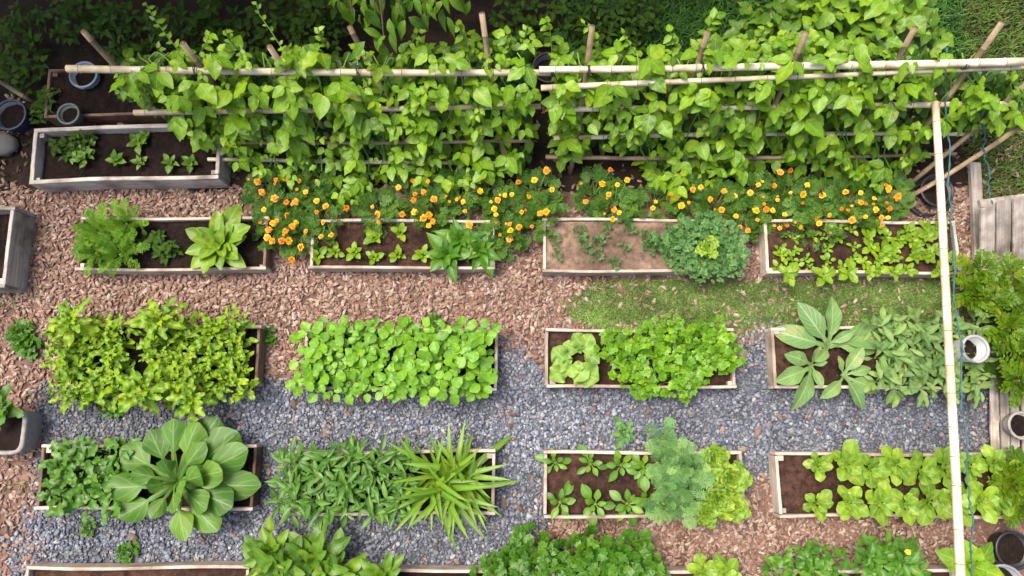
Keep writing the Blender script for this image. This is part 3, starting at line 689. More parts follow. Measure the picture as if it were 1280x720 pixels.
for (px_, py_, z_) in ((690, 89, ZT+.03), (612, 88, ZT+.0), (736, 88, ZT+.05), (448, 88, ZT), (878, 86, ZT+.05), (1000, 84, ZT+.05), (1206, 80, ZT+.05), (245, 88, ZT)):
    mb = MB(); c = at(px_, py_, z_); nlp = 3
    mb.tube([(U(-.01, .01)+.012*(t/24*2-1)*1.5, .058*math.cos(t/8*PI*2), .058*math.sin(t/8*PI*2)) for t in range(25)], .005, 4)
    part(tr, 'tie', mb.mesh('tie', M['tie']), Matrix.Translation(c))

# side pole with twine
sp = thing('bamboo_crossbar', at(1208, 800, 0), 'pale bamboo pole running down the right side of the plot', 'pole')
pole(sp, 'pole', at(1169, 128, 1.08), at(1204, 792, 1.30), .040, .046, M['bam'], bend=.05, nodes=.36)
pole(sp, 'post', at(1208, 800, 0), at(1204, 786, 1.27), .045, .04, M['bamo'])
def twine(nm, pts, r_, label):
    root = thing(nm, (pts[0].x, pts[0].y, 0), label, 'twine', 'teal garden twine'); mb = MB(); P_ = []
    for i in range(len(pts)-1):
        for t in range(14): q = pts[i].lerp(pts[i+1], t/14); P_.append(q+Vector((U(-.012, .012), U(-.01, .01), U(-.02, .02)-.06*math.sin(PI*t/14))))
    P_.append(pts[-1]); o = Vector(root.location)
    for ph_ in (0, PI): mb.tube([p-o+Vector((r_*.8*math.cos(i*1.5+ph_), 0, r_*.8*math.sin(i*1.5+ph_))) for i, p in enumerate(P_)], r_, 5)
    cd = part(root, 'cord', mb.mesh('cord', M['twine'], True), Matrix.Translation(root.location))
    mk = MB()
    for f in (.12, .3, .52, .71, .9):
        p = P_[int(f*(len(P_)-1))]-o; mk.lathe([(.001, -.022), (.014, -.012), (.017, 0), (.014, .012), (.001, .022)], 7, p)
    part(cd, 'knot', mk.mesh('knots', M['twine'], True), Matrix.Translation(root.location))
twine('garden_twine', [at(1183, 60, 1.3), at(1188, 180, .95), at(1193, 300, .95), at(1203, 430, 1.0), at(1210, 560, 1.05), at(1216, 648, 1.1), at(1222, 770, 1.1)], .007, 'long knotted teal twine hanging beside the bamboo pole')
twine('garden_twine', [at(1229, 84, 1.5), at(1231, 170, .8), at(1238, 215, .5), at(1244, 262, .45)], .006, 'short thin teal twine over the lawn at right')

# ------------------------------------------------------------------ bean vines on the trellis
def vine_z(py): 
    return float(np.interp(py, [20, 50, 88, 137, 176, 200, 235], [1.25, 1.42, 1.46, .96, .52, .27, .2]))
def vine(i, x0, x1, y0f, y1f, n, lab):
    xm = (x0+x1)/2; c = at(xm, 212, 0); root = thing('bean_vine', (c.x, c.y, 0), lab, 'bean vine', 'bean vines on the trellis')
    mb = MB()
    for s in range(4):
        xs = U(x0, x1); pts = []
        for k_ in range(9):
            yb = min(214, ybot(xs)-8); py_ = yb-k_*(yb-66)/8; p = at(xs+math.sin(k_*1.3+s)*9, py_, vine_z(py_)+.02); pts.append(p-root.location)
        mb.tube(pts, [.008]*9, 4, False)
    part(root, 'stem', mb.mesh('stem', M['stem']), Matrix.Translation(root.location))
    k_ = 0
    while k_ < n:
        px_ = U(x0-10, x1+10); py_ = y0f(px_)+(y1f(px_)-y0f(px_))*random.random()**.82
        if mnoise.noise(Vector((px_*.028, py_*.036, 4))) < -.12 and random.random() < .4: continue
        ridge = abs(py_-89) < 9
        lift = U(-.2, .28) if not ridge else U(-.3, -.06)
        if any(abs(py_-q) < 9 for q in (137, 137, 175, 198)) and random.random() < (.35 if py_ < 150 else .2): lift = U(-.3, -.08)
        if 72 < py_ < 100 and random.random() < .05: lift = .1
        zz = max(.12, vine_z(py_)+lift); big = random.choice((.55, .75, .9, 1.0, 1.15, 1.5))*U(.9, 1.1)*(.17 if py_ < 150 else .15)
        az0 = PI+U(-1.0, 1.0) if py_ > 80 else PI+U(-2.2, 2.2)
        p = at(px_, py_, zz)
        for j in ((0,) if random.random() < .3 else (0, 1, 2)):
            a = az0+(0, 1.25, -1.25)[j]+U(-.25, .25); el = R(U(-38, 12)) if py_ > 80 else R(U(-30, 25))
            d = Vector((-math.sin(a), math.cos(a), 0)); addleaf(root, 'bean', p+d*.02, a, el, big*(1 if j == 0 else .86)*U(.85, 1.1), R(U(-25, 25))); k_ += 1
    # inner leaves deeper in the vine, gap shade put into their darker green
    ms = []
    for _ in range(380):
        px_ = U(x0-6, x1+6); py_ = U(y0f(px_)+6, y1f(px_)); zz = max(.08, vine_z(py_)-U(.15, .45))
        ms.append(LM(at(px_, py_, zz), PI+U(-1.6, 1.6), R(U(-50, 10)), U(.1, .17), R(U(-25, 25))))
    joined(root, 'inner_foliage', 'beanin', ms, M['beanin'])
def ytop(x):
    return float(np.interp(x, [150, 180, 230, 300, 360, 420, 480, 560, 600, 650, 700, 760, 800, 850, 900, 960, 1020, 1080, 1130, 1180, 1290], [70, 62, 60, 58, 55, 62, 60, 52, 40, 38, 52, 58, 66, 62, 46, 40, 36, 40, 44, 60, 92]))
def ybot(x):
    return float(np.interp(x, [150, 200, 250, 300, 350, 400, 440, 480, 540, 570, 600, 640, 670, 700, 740, 790, 830, 900, 960, 1000, 1060, 1100, 1140, 1180, 1290], [112, 135, 172, 205, 222, 246, 252, 215, 222, 232, 226, 205, 190, 200, 176, 190, 236, 222, 200, 205, 224, 238, 200, 165, 150]))
edges = [158, 232, 300, 372, 446, 520, 590, 655]
names = ['at the far left end of the trellis below the first stake', 'between the second stake and the third', 'around the third stake of the trellis', 'below the fourth stake, hanging over orange marigolds', 'right of the fourth stake', 'just left of the tall fifth stake', 'right of the fifth stake beside the dark gap']
for i in range(7): vine(i, edges[i], edges[i+1], ytop, ybot, (110, 220, 280, 294, 290, 275, 235)[i], 'green bean vine '+names[i])
edges = [704, 775, 850, 925, 1000, 1072, 1145, 1275]
names = ['around the sixth stake right of the dark gap', 'between the sixth and seventh stakes', 'with large leaves below the seventh stake', 'between the seventh and eighth stakes', 'below the eighth stake over yellow marigolds', 'below the ninth stake', 'thinning out at the right end of the trellis']
for i in range(7): vine(i+7, edges[i], edges[i+1], ytop, ybot, (175, 260, 294, 294, 290, 280, 105)[i], 'green bean vine '+names[i])
# tendrils reaching above the ridge
def tendril(pts, z0, z1, n, lab, size=.1):
    c = at(pts[0][0], pts[0][1], z0); root = thing('bean_shoot', (c.x, c.y, z0), lab, 'bean shoot', 'bean shoots above the trellis'); mb = MB()
    Q = [at(x, y, z0+(z1-z0)*i/(len(pts)-1)) for i, (x, y) in enumerate(pts)]; mb.tube([q-c for q in Q], .006, 4); part(root, 'stem', mb.mesh('stem', M['stem']), Matrix.Translation(c))
    for i in range(n):
        t = (i+.5)/n*(len(Q)-1); k_ = int(t); p = Q[k_].lerp(Q[min(k_+1, len(Q)-1)], t-k_)
        d = Q[min(k_+1, len(Q)-1)]-Q[max(0, k_)]; a0 = math.atan2(-d.x, d.y); a = a0+(1 if i % 2 else -1)*U(.5, 1.5)
        addleaf(root, 'bean', p, a, R(U(-15, 25)), size*U(.8, 1.25), R(U(-20, 20)))
tendril([(222, 62), (205, 40), (192, 22), (182, 4)], 1.4, 1.75, 12, 'bean shoot reaching up at the far left of the trellis', .085)
tendril([(352, 60), (338, 38), (324, 18), (320, 2)], 1.4, 1.7, 8, 'thin bean shoot beside the third stake', .06)
tendril([(590, 70), (580, 48), (573, 30)], 1.5, 1.9, 9, 'bean shoot with round leaves left of the tall fifth stake', .11)
tendril([(690, 66), (688, 40), (682, 22)], 1.4, 1.8, 8, 'bean shoot above the dark gap in the trellis', .1)
tendril([(745, 62), (742, 42), (728, 28)], 1.5, 1.9, 7, 'bean shoot at the top of the sixth stake', .09)
for i, (x, y, dx, lab) in enumerate(((250, 66, 8, 'just right of the second stake'), (300, 64, -12, 'left of the third stake'), (410, 62, -8, 'left of the fourth stake'), (505, 62, 12, 'right of the fourth stake'), (650, 58, 6, 'left of the dark gap'), (795, 66, -10, 'right of the sixth stake'), (850, 64, -8, 'left of the seventh stake'), (940, 56, 12, 'right of the seventh stake'), (170, 112, -26, 'hanging left past the trellis end, lower'), (172, 92, -30, 'hanging left past the trellis end, upper'))):
    tendril([(x, y), (x+dx, y-12), (x+dx*1.6, y-26)] if i < 8 else [(x+24, y), (x, y-4), (x+dx, y+6)], 1.45 if i < 8 else 1.1, 1.75 if i < 8 else 1.15, 7, 'short bean shoot '+lab, U(.07, .11))
tendril([(880, 62), (884, 36), (896, 18)], 1.5, 1.9, 9, 'bean shoot at the top of the seventh stake', .11)

# ------------------------------------------------------------------ marigolds
def flower_mesh(mat):
    mb = MB()
    for ring, (n, r_, z_, el) in enumerate(((13, .052, .0, 15), (11, .045, .012, 35), (8, .033, .024, 55), (5, .02, .032, 75))):
        for k in range(n):
            a = 2*PI*k/n+ring*.4+U(-.12, .12); L = r_*U(.85, 1.15); w = r_*U(.3, .42); e = R(el+U(-10, 10))
            d = Vector((math.cos(a)*math.cos(e), math.sin(a)*math.cos(e), math.sin(e))); s = Vector((-math.sin(a), math.cos(a), 0)); o = Vector((0, 0, z_-.01))
            mb.add([o, o+d*L*.6+s*w, o+d*L+s*w*.5+Vector((0, 0, -.006)), o+d*L-s*w*.5+Vector((0, 0, -.006)), o+d*L*.6-s*w], [(0, 1, 2, 3, 4)])
    mb.lathe([(.003, -.045), (.014, -.03), (.016, -.012), (.006, 0)], 8, mi=0)
    return mb.mesh('flower', mat, False)
M['brown'] = plain_mat('spent_petal', C(120, 78, 40, .4), .8)
FL = {c: [flower_mesh(M[c]) for _ in range(3)] for c in ('orange', 'yellow', 'deep', 'brown')}
def marigold(px_, py_, label, flowers, rad=.24, zc=.34, n=30):
    """flowers: list of (px, py, colour)"""
    c = at(px_, py_, zc*.8); root = thing('marigold', (c.x, c.y, 0), label, 'marigold', 'marigolds along the trellis foot')
    mb = MB()
    for i in range(n):
        f = math.sqrt((i+.5)/n); a = i*2.4+U(-.3, .3); L = U(.12, .2)
        p = Vector((c.x+f*rad*math.cos(a)*.75, c.y+f*rad*math.sin(a)*.75, zc*(1-.4*f*f)*U(.75, 1.05)-.06))
        addleaf(root, 'mari', p, a-PI/2+U(-.8, .8), R(U(0, 50)), L*1.1, R(U(-25, 25)))
        if i % 3 == 0: mb.tube([(0, 0, 0), p-root.location], [.007, .004], 3, False)
    extra = [(px_+U(-20, 20), py_+U(-16, 16), random.choice(('orange', 'deep', 'brown', 'yellow'))) for _ in range(3)] if len(flowers) > 1 else []
    for q_, (fx, fy, col) in enumerate(flowers+extra):
        p = at(fx, fy, zc+U(.0, .07)); s = U(.55, 1.1)*.9 if q_ < len(flowers) else U(.28, .5)
        part(root, 'flower', random.choice(FL[col]), Matrix.Translation(p) @ Matrix.Rotation(U(0, 6), 4, 'Z') @ Matrix.Rotation(U(-.8, .8), 4, 'X') @ Matrix.Diagonal((s, s, s, 1)))
        mb.tube([Vector((0, 0, zc*.3)), (p-root.location)*.6+Vector((0, 0, .03)), p-root.location-Vector((0, 0, .03))], .005, 3, False)
    part(root, 'stems', mb.mesh('stems', M['stem']), Matrix.Translation(root.location))

FLW = [(322, 227, 'o'), (327, 240, 'o'), (330, 262, 'y'), (345, 225, 'o'), (357, 225, 'o'), (362, 222, 'y'), (363, 227, 'y'), (374, 226, 'o'), (382, 240, 'y'), (343, 248, 'o'), (358, 253, 'o'), (370, 252, 'o'), (396, 251, 'y'), (407, 258, 'o'), (396, 265, 'o'), (359, 269, 'o'), (346, 276, 'o'), (341, 279, 'y'), (370, 278, 'y'), (366, 283, 'o'), (357, 289, 'o'), (336, 287, 'o'), (334, 297, 'y'), (340, 301, 'o'), (361, 301, 'y'), (352, 301, 'd'), (376, 309, 'y'), (404, 278, 'y'), (401, 296, 'o'), (414, 294, 'y'), (365, 325, 'o'), (433, 260, 'd'),
       (472, 268, 'y'), (473, 278, 'y'), (498, 234, 'y'), (516, 226, 'o'), (535, 227, 'o'), (530, 240, 'o'), (519, 243, 'o'), (517, 250, 'd'), (542, 249, 'o'), (503, 268, 'o'), (518, 265, 'y'), (536, 269, 'y'), (529, 273, 'o'), (536, 282, 'y'), (541, 277, 'o'), (562, 234, 'o'), (571, 249, 'y'), (579, 252, 'y'), (581, 264, 'o'), (587, 281, 'o'), (602, 224, 'd'), (609, 225, 'o'), (600, 239, 'y'), (622, 250, 'o'), (618, 261, 'y'), (620, 268, 'y'), (631, 244, 'y'), (640, 243, 'y'), (652, 265, 'o'), (637, 280, 'o'), (638, 288, 'y'), (649, 284, 'o'), (637, 299, 'o'), (668, 225, 'y'), (661, 246, 'y'), (683, 213, 'o'), (690, 237, 'y'), (675, 267, 'o'), (683, 265, 'y'), (648, 228, 'o'),
       (753, 230, 'y'), (761, 243, 'o'), (772, 231, 'y'), (774, 266, 'y'), (768, 262, 'o'), (732, 252, 'o'), (763, 212, 'd'), (784, 225, 'y'), (766, 274, 'y'),
       (816, 260, 'y'), (838, 242, 'o'), (852, 257, 'y'), (866, 237, 'o'), (876, 234, 'y'), (888, 249, 'y'), (905, 239, 'o'), (918, 245, 'y'), (920, 270, 'y'), (902, 262, 'o'), (938, 241, 'y'), (945, 263, 'y'), (925, 284, 'o'), (935, 288, 'o'), (948, 231, 'y'), (972, 250, 'y'), (966, 263, 'y'), (975, 285, 'o'), (984, 282, 'o'), (975, 215, 'o'), (988, 213, 'd'), (1009, 231, 'y'), (1004, 243, 'y'), (1028, 244, 'y'), (981, 268, 'y'), (1001, 284, 'y'), (1024, 279, 'y'), (1037, 269, 'y'), (1057, 240, 'y'), (1076, 241, 'y'), (1076, 253, 'y'), (1065, 275, 'o'), (1082, 271, 'y'), (1093, 248, 'y'), (1095, 262, 'y'), (1102, 272, 'o'), (1110, 272, 'y'), (1111, 236, 'y'), (1122, 246, 'o'), (1112, 261, 'o'), (968, 232, 'o'), (1060, 263, 'o'), (958, 262, 'd')]
PL = [(330, 236), (340, 282), (366, 248), (372, 290), (404, 272), (388, 232), (470, 262), (510, 240), (545, 258), (575, 240), (612, 240), (640, 262), (628, 290), (672, 240), (676, 268), (745, 238), (770, 255), (822, 248), (862, 244), (900, 254), (936, 268), (945, 236), (985, 240), (980, 270), (1020, 250), (1030, 278), (1068, 250), (1098, 266), (1115, 240)]
COLN = {'o': 'orange', 'y': 'yellow', 'd': 'deep'}
own = {i: [] for i in range(len(PL))}
for f in FLW:
    d = [(f[0]-p[0])**2+(f[1]-p[1])**2 for p in PL]; own[d.index(min(d))].append((f[0], f[1], COLN[f[2]]))
zone = [(450, 'orange flowered marigold in the dense left clump beside the wood chips'), (700, 'orange flowered marigold under the left half of the trellis'), (800, 'yellow flowered marigold at the foot of the sixth stake'), (952, 'yellow orange marigold behind the bluish kale'), (2000, 'yellow orange marigold above the pale seedling bed')]
cnt = {}
for i, p in enumerate(PL):
    lab = next(l for x, l in zone if p[0] < x); k_ = cnt.get(lab, 0); cnt[lab] = k_+1
    marigold(p[0], p[1], lab, own[i], U(.22, .28), U(.3, .38))

# ------------------------------------------------------------------ crops
SZ = .16
# bed with feathery greens
for i, (x, y, r_) in enumerate(((126, 290, .33), (158, 280, .31), (150, 318, .33), (120, 316, .26))):
    rosette('carrot_plant', ('upper left', 'upper right', 'lower right', 'lower left')[i]+' plant of the feathery green clump at left', 'herb', x, y, .26, r_, 17, 'carrot', 'feathery herbs', 8, 70, SZ, .55)
for i, (x, y) in enumerate(((190, 300), (208, 312))):
    bush('potato_plant', 'small dark green round leaved plant, '+('left' if i == 0 else 'right')+' one between feathery greens and rosette', 'plant', x, y, .26, SZ, .13, .1, 6, 5, 'dark', .1, 'small dark plants')
rosette('leafy_rosette', 'pale lime rosette with long spatula leaves at the bed end', 'lettuce', 276, 306, .24, .45, 24, 'obov', None, 14, 70, SZ, .5, wx=1.15)
# seedlings under marigolds
SD = [(397, 320), (419, 315), (444, 315), (468, 322), (469, 297), (470, 283), (500, 291), (498, 318), (528, 318), (546, 322)]
SDN = ['bottom left corner', 'second of the lower row', 'third of the lower row', 'fourth of the lower row', 'middle row below the topmost', 'topmost, near the back board', 'right of the topmost', 'fifth of the lower row', 'sixth of the lower row', 'last of the lower row beside the strappy greens']
for i, (x, y) in enumerate(SD): rosette('seedling', 'small seedling under orange marigolds, '+SDN[i], 'seedling', x, y, SZ+.03, U(.1, .135), 8, 'yob', 'seedlings under the orange marigolds', 15, 60, SZ)
for i, (x, y) in enumerate(((575, 300), (600, 312), (560, 318))):
    rosette('dandelion_greens', ('back', 'right', 'front left')[i]+' strappy green salad plant spilling over the bed end', 'salad', x, y, .22, .33, 17, 'longa', 'strappy salad plants', 8, 65, SZ, .5)
# dry bed
TF = [(692, 300), (697, 319), (731, 306), (725, 289), (757, 290), (748, 303), (745, 321), (768, 328), (780, 310), (786, 286), (808, 297), (815, 310)]
TN = ['upper left', 'lower left corner', 'left middle', 'back row second', 'back row third', 'centre', 'front row second', 'front row third', 'right of centre', 'back row last', 'beside the kale, upper', 'beside the kale, lower']
for i, (x, y) in enumerate(TF): rosette('kale_seedling', 'small green tuft in the dry pale soil, '+TN[i], 'seedling', x, y, .23, U(.07, .095)*(1.3 if i > 9 else 1), 11, 'kalep', 'tufts in the dry bed', 25, 80, .2)
for i, (x, y) in enumerate(((858, 292), (884, 286), (908, 300), (858, 322), (884, 330), (910, 322), (846, 308))):
    bush('kale', 'curly bluish kale plant in the big clump, '+['back left', 'back middle', 'right', 'front left', 'front middle', 'front right', 'left edge'][i], 'kale', x, y, .42, .2, .19, .17, 11, 6, 'kalep', .105, 'curly kale clump')
rosette('leafy_rosette', 'bright lime young shoot in the middle of bluish kale', 'lettuce', 886, 310, .47, .15, 9, 'frill', None, 20, 60, .2)
# pale seedlings right
for i in range(60):
    x = 974+(i % 12)*18.5+U(-6, 6); y = 284+(i//12)*13+U(-4, 4)
    if random.random() < (.78 if x < 1082 else .85):
        rosette('seedling', 'small pale seedling scattered over the bed below yellow marigolds' if x < 1082 else 'pale leafy seedling crowded near the bamboo pole end of its bed', 'seedling', x, y, .22 if x < 1082 else .26, U(.06, .1) if x < 1082 else U(.09, .14), 6 if x < 1082 else 9, 'yob', 'pale seedlings, open part' if x < 1082 else 'pale seedlings, crowded part', 10, 50, .18)
for i, (x, y) in enumerate(((985, 343), (1030, 345), (1062, 340))): rosette('seedling', 'pale seedling spilling over the front board, '+('left', 'middle', 'right')[i]+' of three', 'seedling', x, y, .27, .15, 8, 'yob', 'pale seedlings over the board', 5, 40, .18)
# lime lettuce bed
mass('leaf_lettuce', 'lime green oak leaf lettuce in the overflowing left bed', 'lettuce', (68, 398, 158, 500), .4, SZ, 3, 3, 6, 4, 'lime', .18, 'oak leaf lettuces', el=(5, 75), dome=.55, pet=.1)
mass('leaf_lettuce', 'lime green oak leaf lettuce in the overflowing left bed', 'lettuce', (180, 394, 304, 498), .42, SZ, 4, 3, 6, 4, 'lime', .18, 'oak leaf lettuces', el=(5, 75), dome=.55, pet=.1)
for i, (x, y, L) in enumerate(((200, 400, .34), (180, 490, .34), (90, 402, .32), (240, 500, .3))): rosette('leaf_lettuce', 'tall bolting lime lettuce, '+['above the back board', 'hanging over the front board', 'at the left back corner', 'over the front right'][i], 'lettuce', x, y, .48, L, 14, 'lime', 'bolting lettuces', 0, 70, SZ)
# round leaved bed
mass('round_leaf_plant', 'round leaved bright green plant crowding the packed middle bed', 'salad', (380, 406, 616, 492), .44, SZ, 7, 3, 5, 4, 'basil', .125, 'round leaved plants', el=(-12, 35), dome=.2, pet=.42)
# crinkled plant and parsley
explicit('squash_plant', 'pale crinkled broad leaved plant, upper right of two at the left end', 'squash', (728, 440), SZ, [(718, 420), (740, 422), (746, 434), (708, 430), (738, 445), (724, 432), (748, 448)], 'cuc', 'crinkled pale plants', .86, .26, .06, 1.1, 40)
explicit('squash_plant', 'pale crinkled broad leaved plant, lower left of two at the left end', 'squash', (712, 456), SZ, [(692, 441), (694, 456), (706, 447), (715, 470), (733, 470), (728, 458), (693, 475), (741, 476)], 'cuc', 'crinkled pale plants', .86, .25, .06, 1.1, 40)
for i, (x, y) in enumerate(((768, 432), (790, 458), (800, 425), (830, 412), (828, 450), (858, 432), (866, 462), (888, 418), (890, 448), (905, 435), (800, 478), (845, 478))):
    bush('parsley', 'bright green parsley filling the bed beside the crinkled plants', 'parsley', x, y, .4, SZ, .16, .15, 6, 4, 'pars', .14, 'parsley plants')
# comfrey and sage
explicit('comfrey', 'large white veined broad leaved plant, upper of three', 'comfrey', (1030, 432), .17, [(1014, 407), (1047, 398), (998, 425), (1084, 412), (1076, 434), (1032, 446), (1056, 424)], 'comf', 'broad veined plants', .62, .3, .1, 1.2, 60)
explicit('comfrey', 'large white veined broad leaved plant, left lower of three', 'comfrey', (1010, 458), .17, [(998, 447), (1026, 455), (988, 467), (1008, 488), (1020, 442), (1024, 472)], 'comf', 'broad veined plants', .62, .28, .1, 1.2, 50)
explicit('comfrey', 'white veined broad leaved plant, right lower of three, hanging over the board', 'comfrey', (1050, 470), .17, [(1072, 492), (1045, 488), (1052, 455), (1076, 464), (1084, 478), (1068, 448)], 'comf', 'broad veined plants', .62, .28, .1, 1.2, 50)
mass('sage_plant', 'grey green herb with long leaves packed near the bamboo pole', 'herb', (1090, 396, 1230, 490), .38, .17, 4, 3, 6, 4, 'sage', .19, 'grey green herbs', el=(0, 50), pet=.15)
# arugula and giant pak choi
mass('arugula', 'dark green lobed salad plant left of the huge cabbage', 'salad', (58, 562, 156, 636), .36, SZ, 3, 3, 4, 4, 'arug', .16, 'lobed salad plants', el=(0, 50))
explicit('pak_choi', 'huge cabbage with spoon shaped pale veined leaves', 'cabbage', (226, 602), SZ,
         [(167, 570), (190, 558), (210, 545), (230, 545), (254, 542), (274, 555), (206, 584), (257, 588), (284, 603), (272, 625), (253, 650), (222, 657), (168, 642), (153, 612), (194, 607), (224, 612), (202, 634), (233, 570), (246, 628), (288, 590), (180, 590), (212, 622), (240, 600)], 'pak', None, .77, .37, .24, 1.0, 75)
# long leaved bed and strappy clump
mass('long_leaf_plant', 'long leaved green plant crowding left of the strappy clump', 'salad', (352, 562, 512, 644), .42, SZ, 5, 3, 5, 5, 'longl', .18, 'long leaved plants', el=(-5, 45))
c0 = at(564, 604, .25); rt = thing('daylily', (c0.x, c0.y, SZ), 'strappy yellow green clump arching over the bed end', 'grass plant')
for i in range(95):
    az = i*2.4+U(-.2, .2); f = (i+.5)/95; b = Vector((U(-.26, .26), U(-.14, .14), 0))
    addleaf(rt, 'strap', Vector((c0.x, c0.y, SZ+.02))+b, az, R(82-44*f+U(-9, 9)), U(.3, .6), R(U(-30, 30)), 1.0)
# seedlings, dill, frilly lettuce
S8 = [(694, 576), (706, 605, 0), (738, 578), (774, 582), (696, 630), (742, 632), (782, 628), (804, 592), (806, 632), (772, 624)]
S8 = [(694, 578), (738, 580), (776, 581), (700, 628), (744, 630), (784, 630), (804, 584), (808, 624)]
S8N = ['back row first', 'back row second', 'back row third', 'front row first', 'front row second', 'front row third', 'back row last, beside the dill', 'front row last, beside the dill']
for i, (x, y) in enumerate(S8): rosette('seedling', 'young seedling in dark red soil, '+S8N[i], 'seedling', x, y, .2, U(.18, .25), 9, 'seed', 'seedlings beside the dill', 10, 65, SZ)
for i, (x, y) in enumerate(((828, 574), (852, 580), (832, 604), (858, 608), (830, 630), (852, 634), (832, 552), (866, 586))):
    rosette('dill', 'feathery blue green dill plant beside the frilly lettuce', 'dill', x, y, .36, .24, 12, 'dill', 'dill plants', -5, 75, SZ, .55)
for i, (x, y, r_) in enumerate(((893, 574, .18), (914, 598, .2), (898, 624, .22), (916, 634, .19), (884, 642, .15))):
    rosette('lettuce', 'frilly lime lettuce at the right end of the dill bed, '+['top left', 'right', 'largest, in the middle', 'bottom right', 'bottom left'][i], 'lettuce', x, y, .3, r_, 20, 'frill', 'frilly lettuces', 5, 75, SZ, .5)
# butter lettuce rows
for i, x in enumerate((1024, 1058, 1088, 1120, 1150, 1182, 1212, 1242, 1268)):
    rosette('butter_lettuce', 'butter lettuce of the back row, %s from the left' % ORD[i], 'lettuce', x, 584+U(-4, 4), .3, U(.2, .27) if i else .17, 10, 'lett', 'butter lettuce rows', 8, 65, .17)
for i, x in enumerate((1022, 1062, 1100, 1132, 1162, 1194, 1226, 1256)):
    rosette('butter_lettuce', 'butter lettuce of the front row, %s from the left' % ORD[i], 'lettuce', x, 626+U(-4, 4), .3, U(.2, .27) if i else .18, 10, 'lett', 'butter lettuce rows', 8, 65, .17)
for i, (x, y) in enumerate(((1266, 604), (1282, 630), (1284, 590))): rosette('bright_fern', 'lime feathery plant at the right edge past the butter lettuce, '+('left', 'lower right', 'upper right')[i], 'fern', x, y, .36, .3, 14, 'fern', 'lime feathery plants', 5, 60, 0)
# bottom row
for i, (x, y, L) in enumerate(((352, 712, .52), (392, 700, .5), (340, 692, .38), (420, 722, .44), (478, 722, .36))):
    rosette('romaine_lettuce', 'bright green long leaved lettuce at the bottom edge, %s from the left' % ['third', 'fourth', 'second', 'fifth', 'rightmost'][i] if i != 2 else 'bright green long leaved lettuce at the bottom edge, leftmost', 'lettuce', x, y, .36, L, 16, 'longlime', 'long leaved lettuces at the bottom edge', 10, 70, SZ)
for i, (x, y) in enumerate(((622, 712), (660, 690), (690, 705), (730, 690), (760, 708), (780, 688), (800, 715), (640, 725), (716, 722))):
    bush('celery', 'dark green lobed celery plant at the bottom edge below the seedlings', 'celery', x, y, .42, SZ if x > 690 else 0, .19, .17, 6, 5, 'parsd', .17, 'dark celery plants')
for i, (x, y) in enumerate(((882, 716), (906, 720))): rosette('lettuce', ('left' if i == 0 else 'right')+' small pale lettuce at the bottom edge below the frilly lettuce', 'lettuce', x, y, .28, .24, 12, 'lett', 'small lettuces at the bottom edge', 10, 60, SZ)
for i, (x, y) in enumerate(((985, 712), (1014, 700), (1040, 716))): bush('salad_plant', 'pale green salad plant left of the yellow flower, '+('left', 'middle', 'right')[i]+' of three', 'salad', x, y, .36, SZ, .18, .16, 5, 5, 'arug', .15, 'salad at the bottom right')
for i, (x, y) in enumerate(((1092, 705), (1118, 698), (1138, 712))): bush('chard', 'dark leafy bush beside the single yellow flower, '+('left', 'middle', 'right')[i]+' of three', 'salad', x, y, .42, SZ, .2, .18, 7, 6, 'longa', .16, 'dark bushes at the bottom right')
marigold(1134, 692, 'single yellow flower above the dark bush at the bottom edge', [(1135, 690, 'yellow')], .1, .5, 6)
for i, (x, y) in enumerate(((780, 540), (36, 430), (28, 418), (545, 402), (112, 660), (140, 510), (160, 690), (335, 420))):
    rosette('weed', 'small weed growing '+['in gravel above the dill bed', 'in chips left of the lime lettuce', 'in chips by the left planter, upper', 'behind the round leaved bed', 'in gravel below the huge cabbage', 'in gravel below the lime lettuce', 'in gravel above the empty soil bed', 'in chips right of the lime lettuce'][i], 'weed', x, y, .04, (.17, .2, .18, .1, .1, .12, .14, .12)[i], 14, 'parsd' if i else 'tuft', None, 10, 60, 0)

# ------------------------------------------------------------------ right edge: lime shrub, boards, pots
for i, (x, y) in enumerate(((1226, 338), (1264, 346), (1242, 372), (1280, 384), (1218, 366), (1262, 412), (1282, 440), (1274, 476))):
    rosette('lime_shrub', 'lime green pinnate leaved shrub at the right edge, '+['top left', 'top right', 'centre left', 'right of centre', 'beside the twine', 'right of the white bucket', 'second lowest', 'lowest'][i], 'shrub', x, y, .5, .31, 14, 'fern', 'pinnate shrubs at the right edge', 0, 65, 0, .55)
for i, (x, y) in enumerate(((1262, 460), (1240, 392), (1278, 425))): rosette('fern', 'dark fern under the lime shrub, '+('lower', 'left', 'right')[i], 'fern', x, y, .28, .34, 12, 'fernd', 'dark ferns', 0, 60, 0)

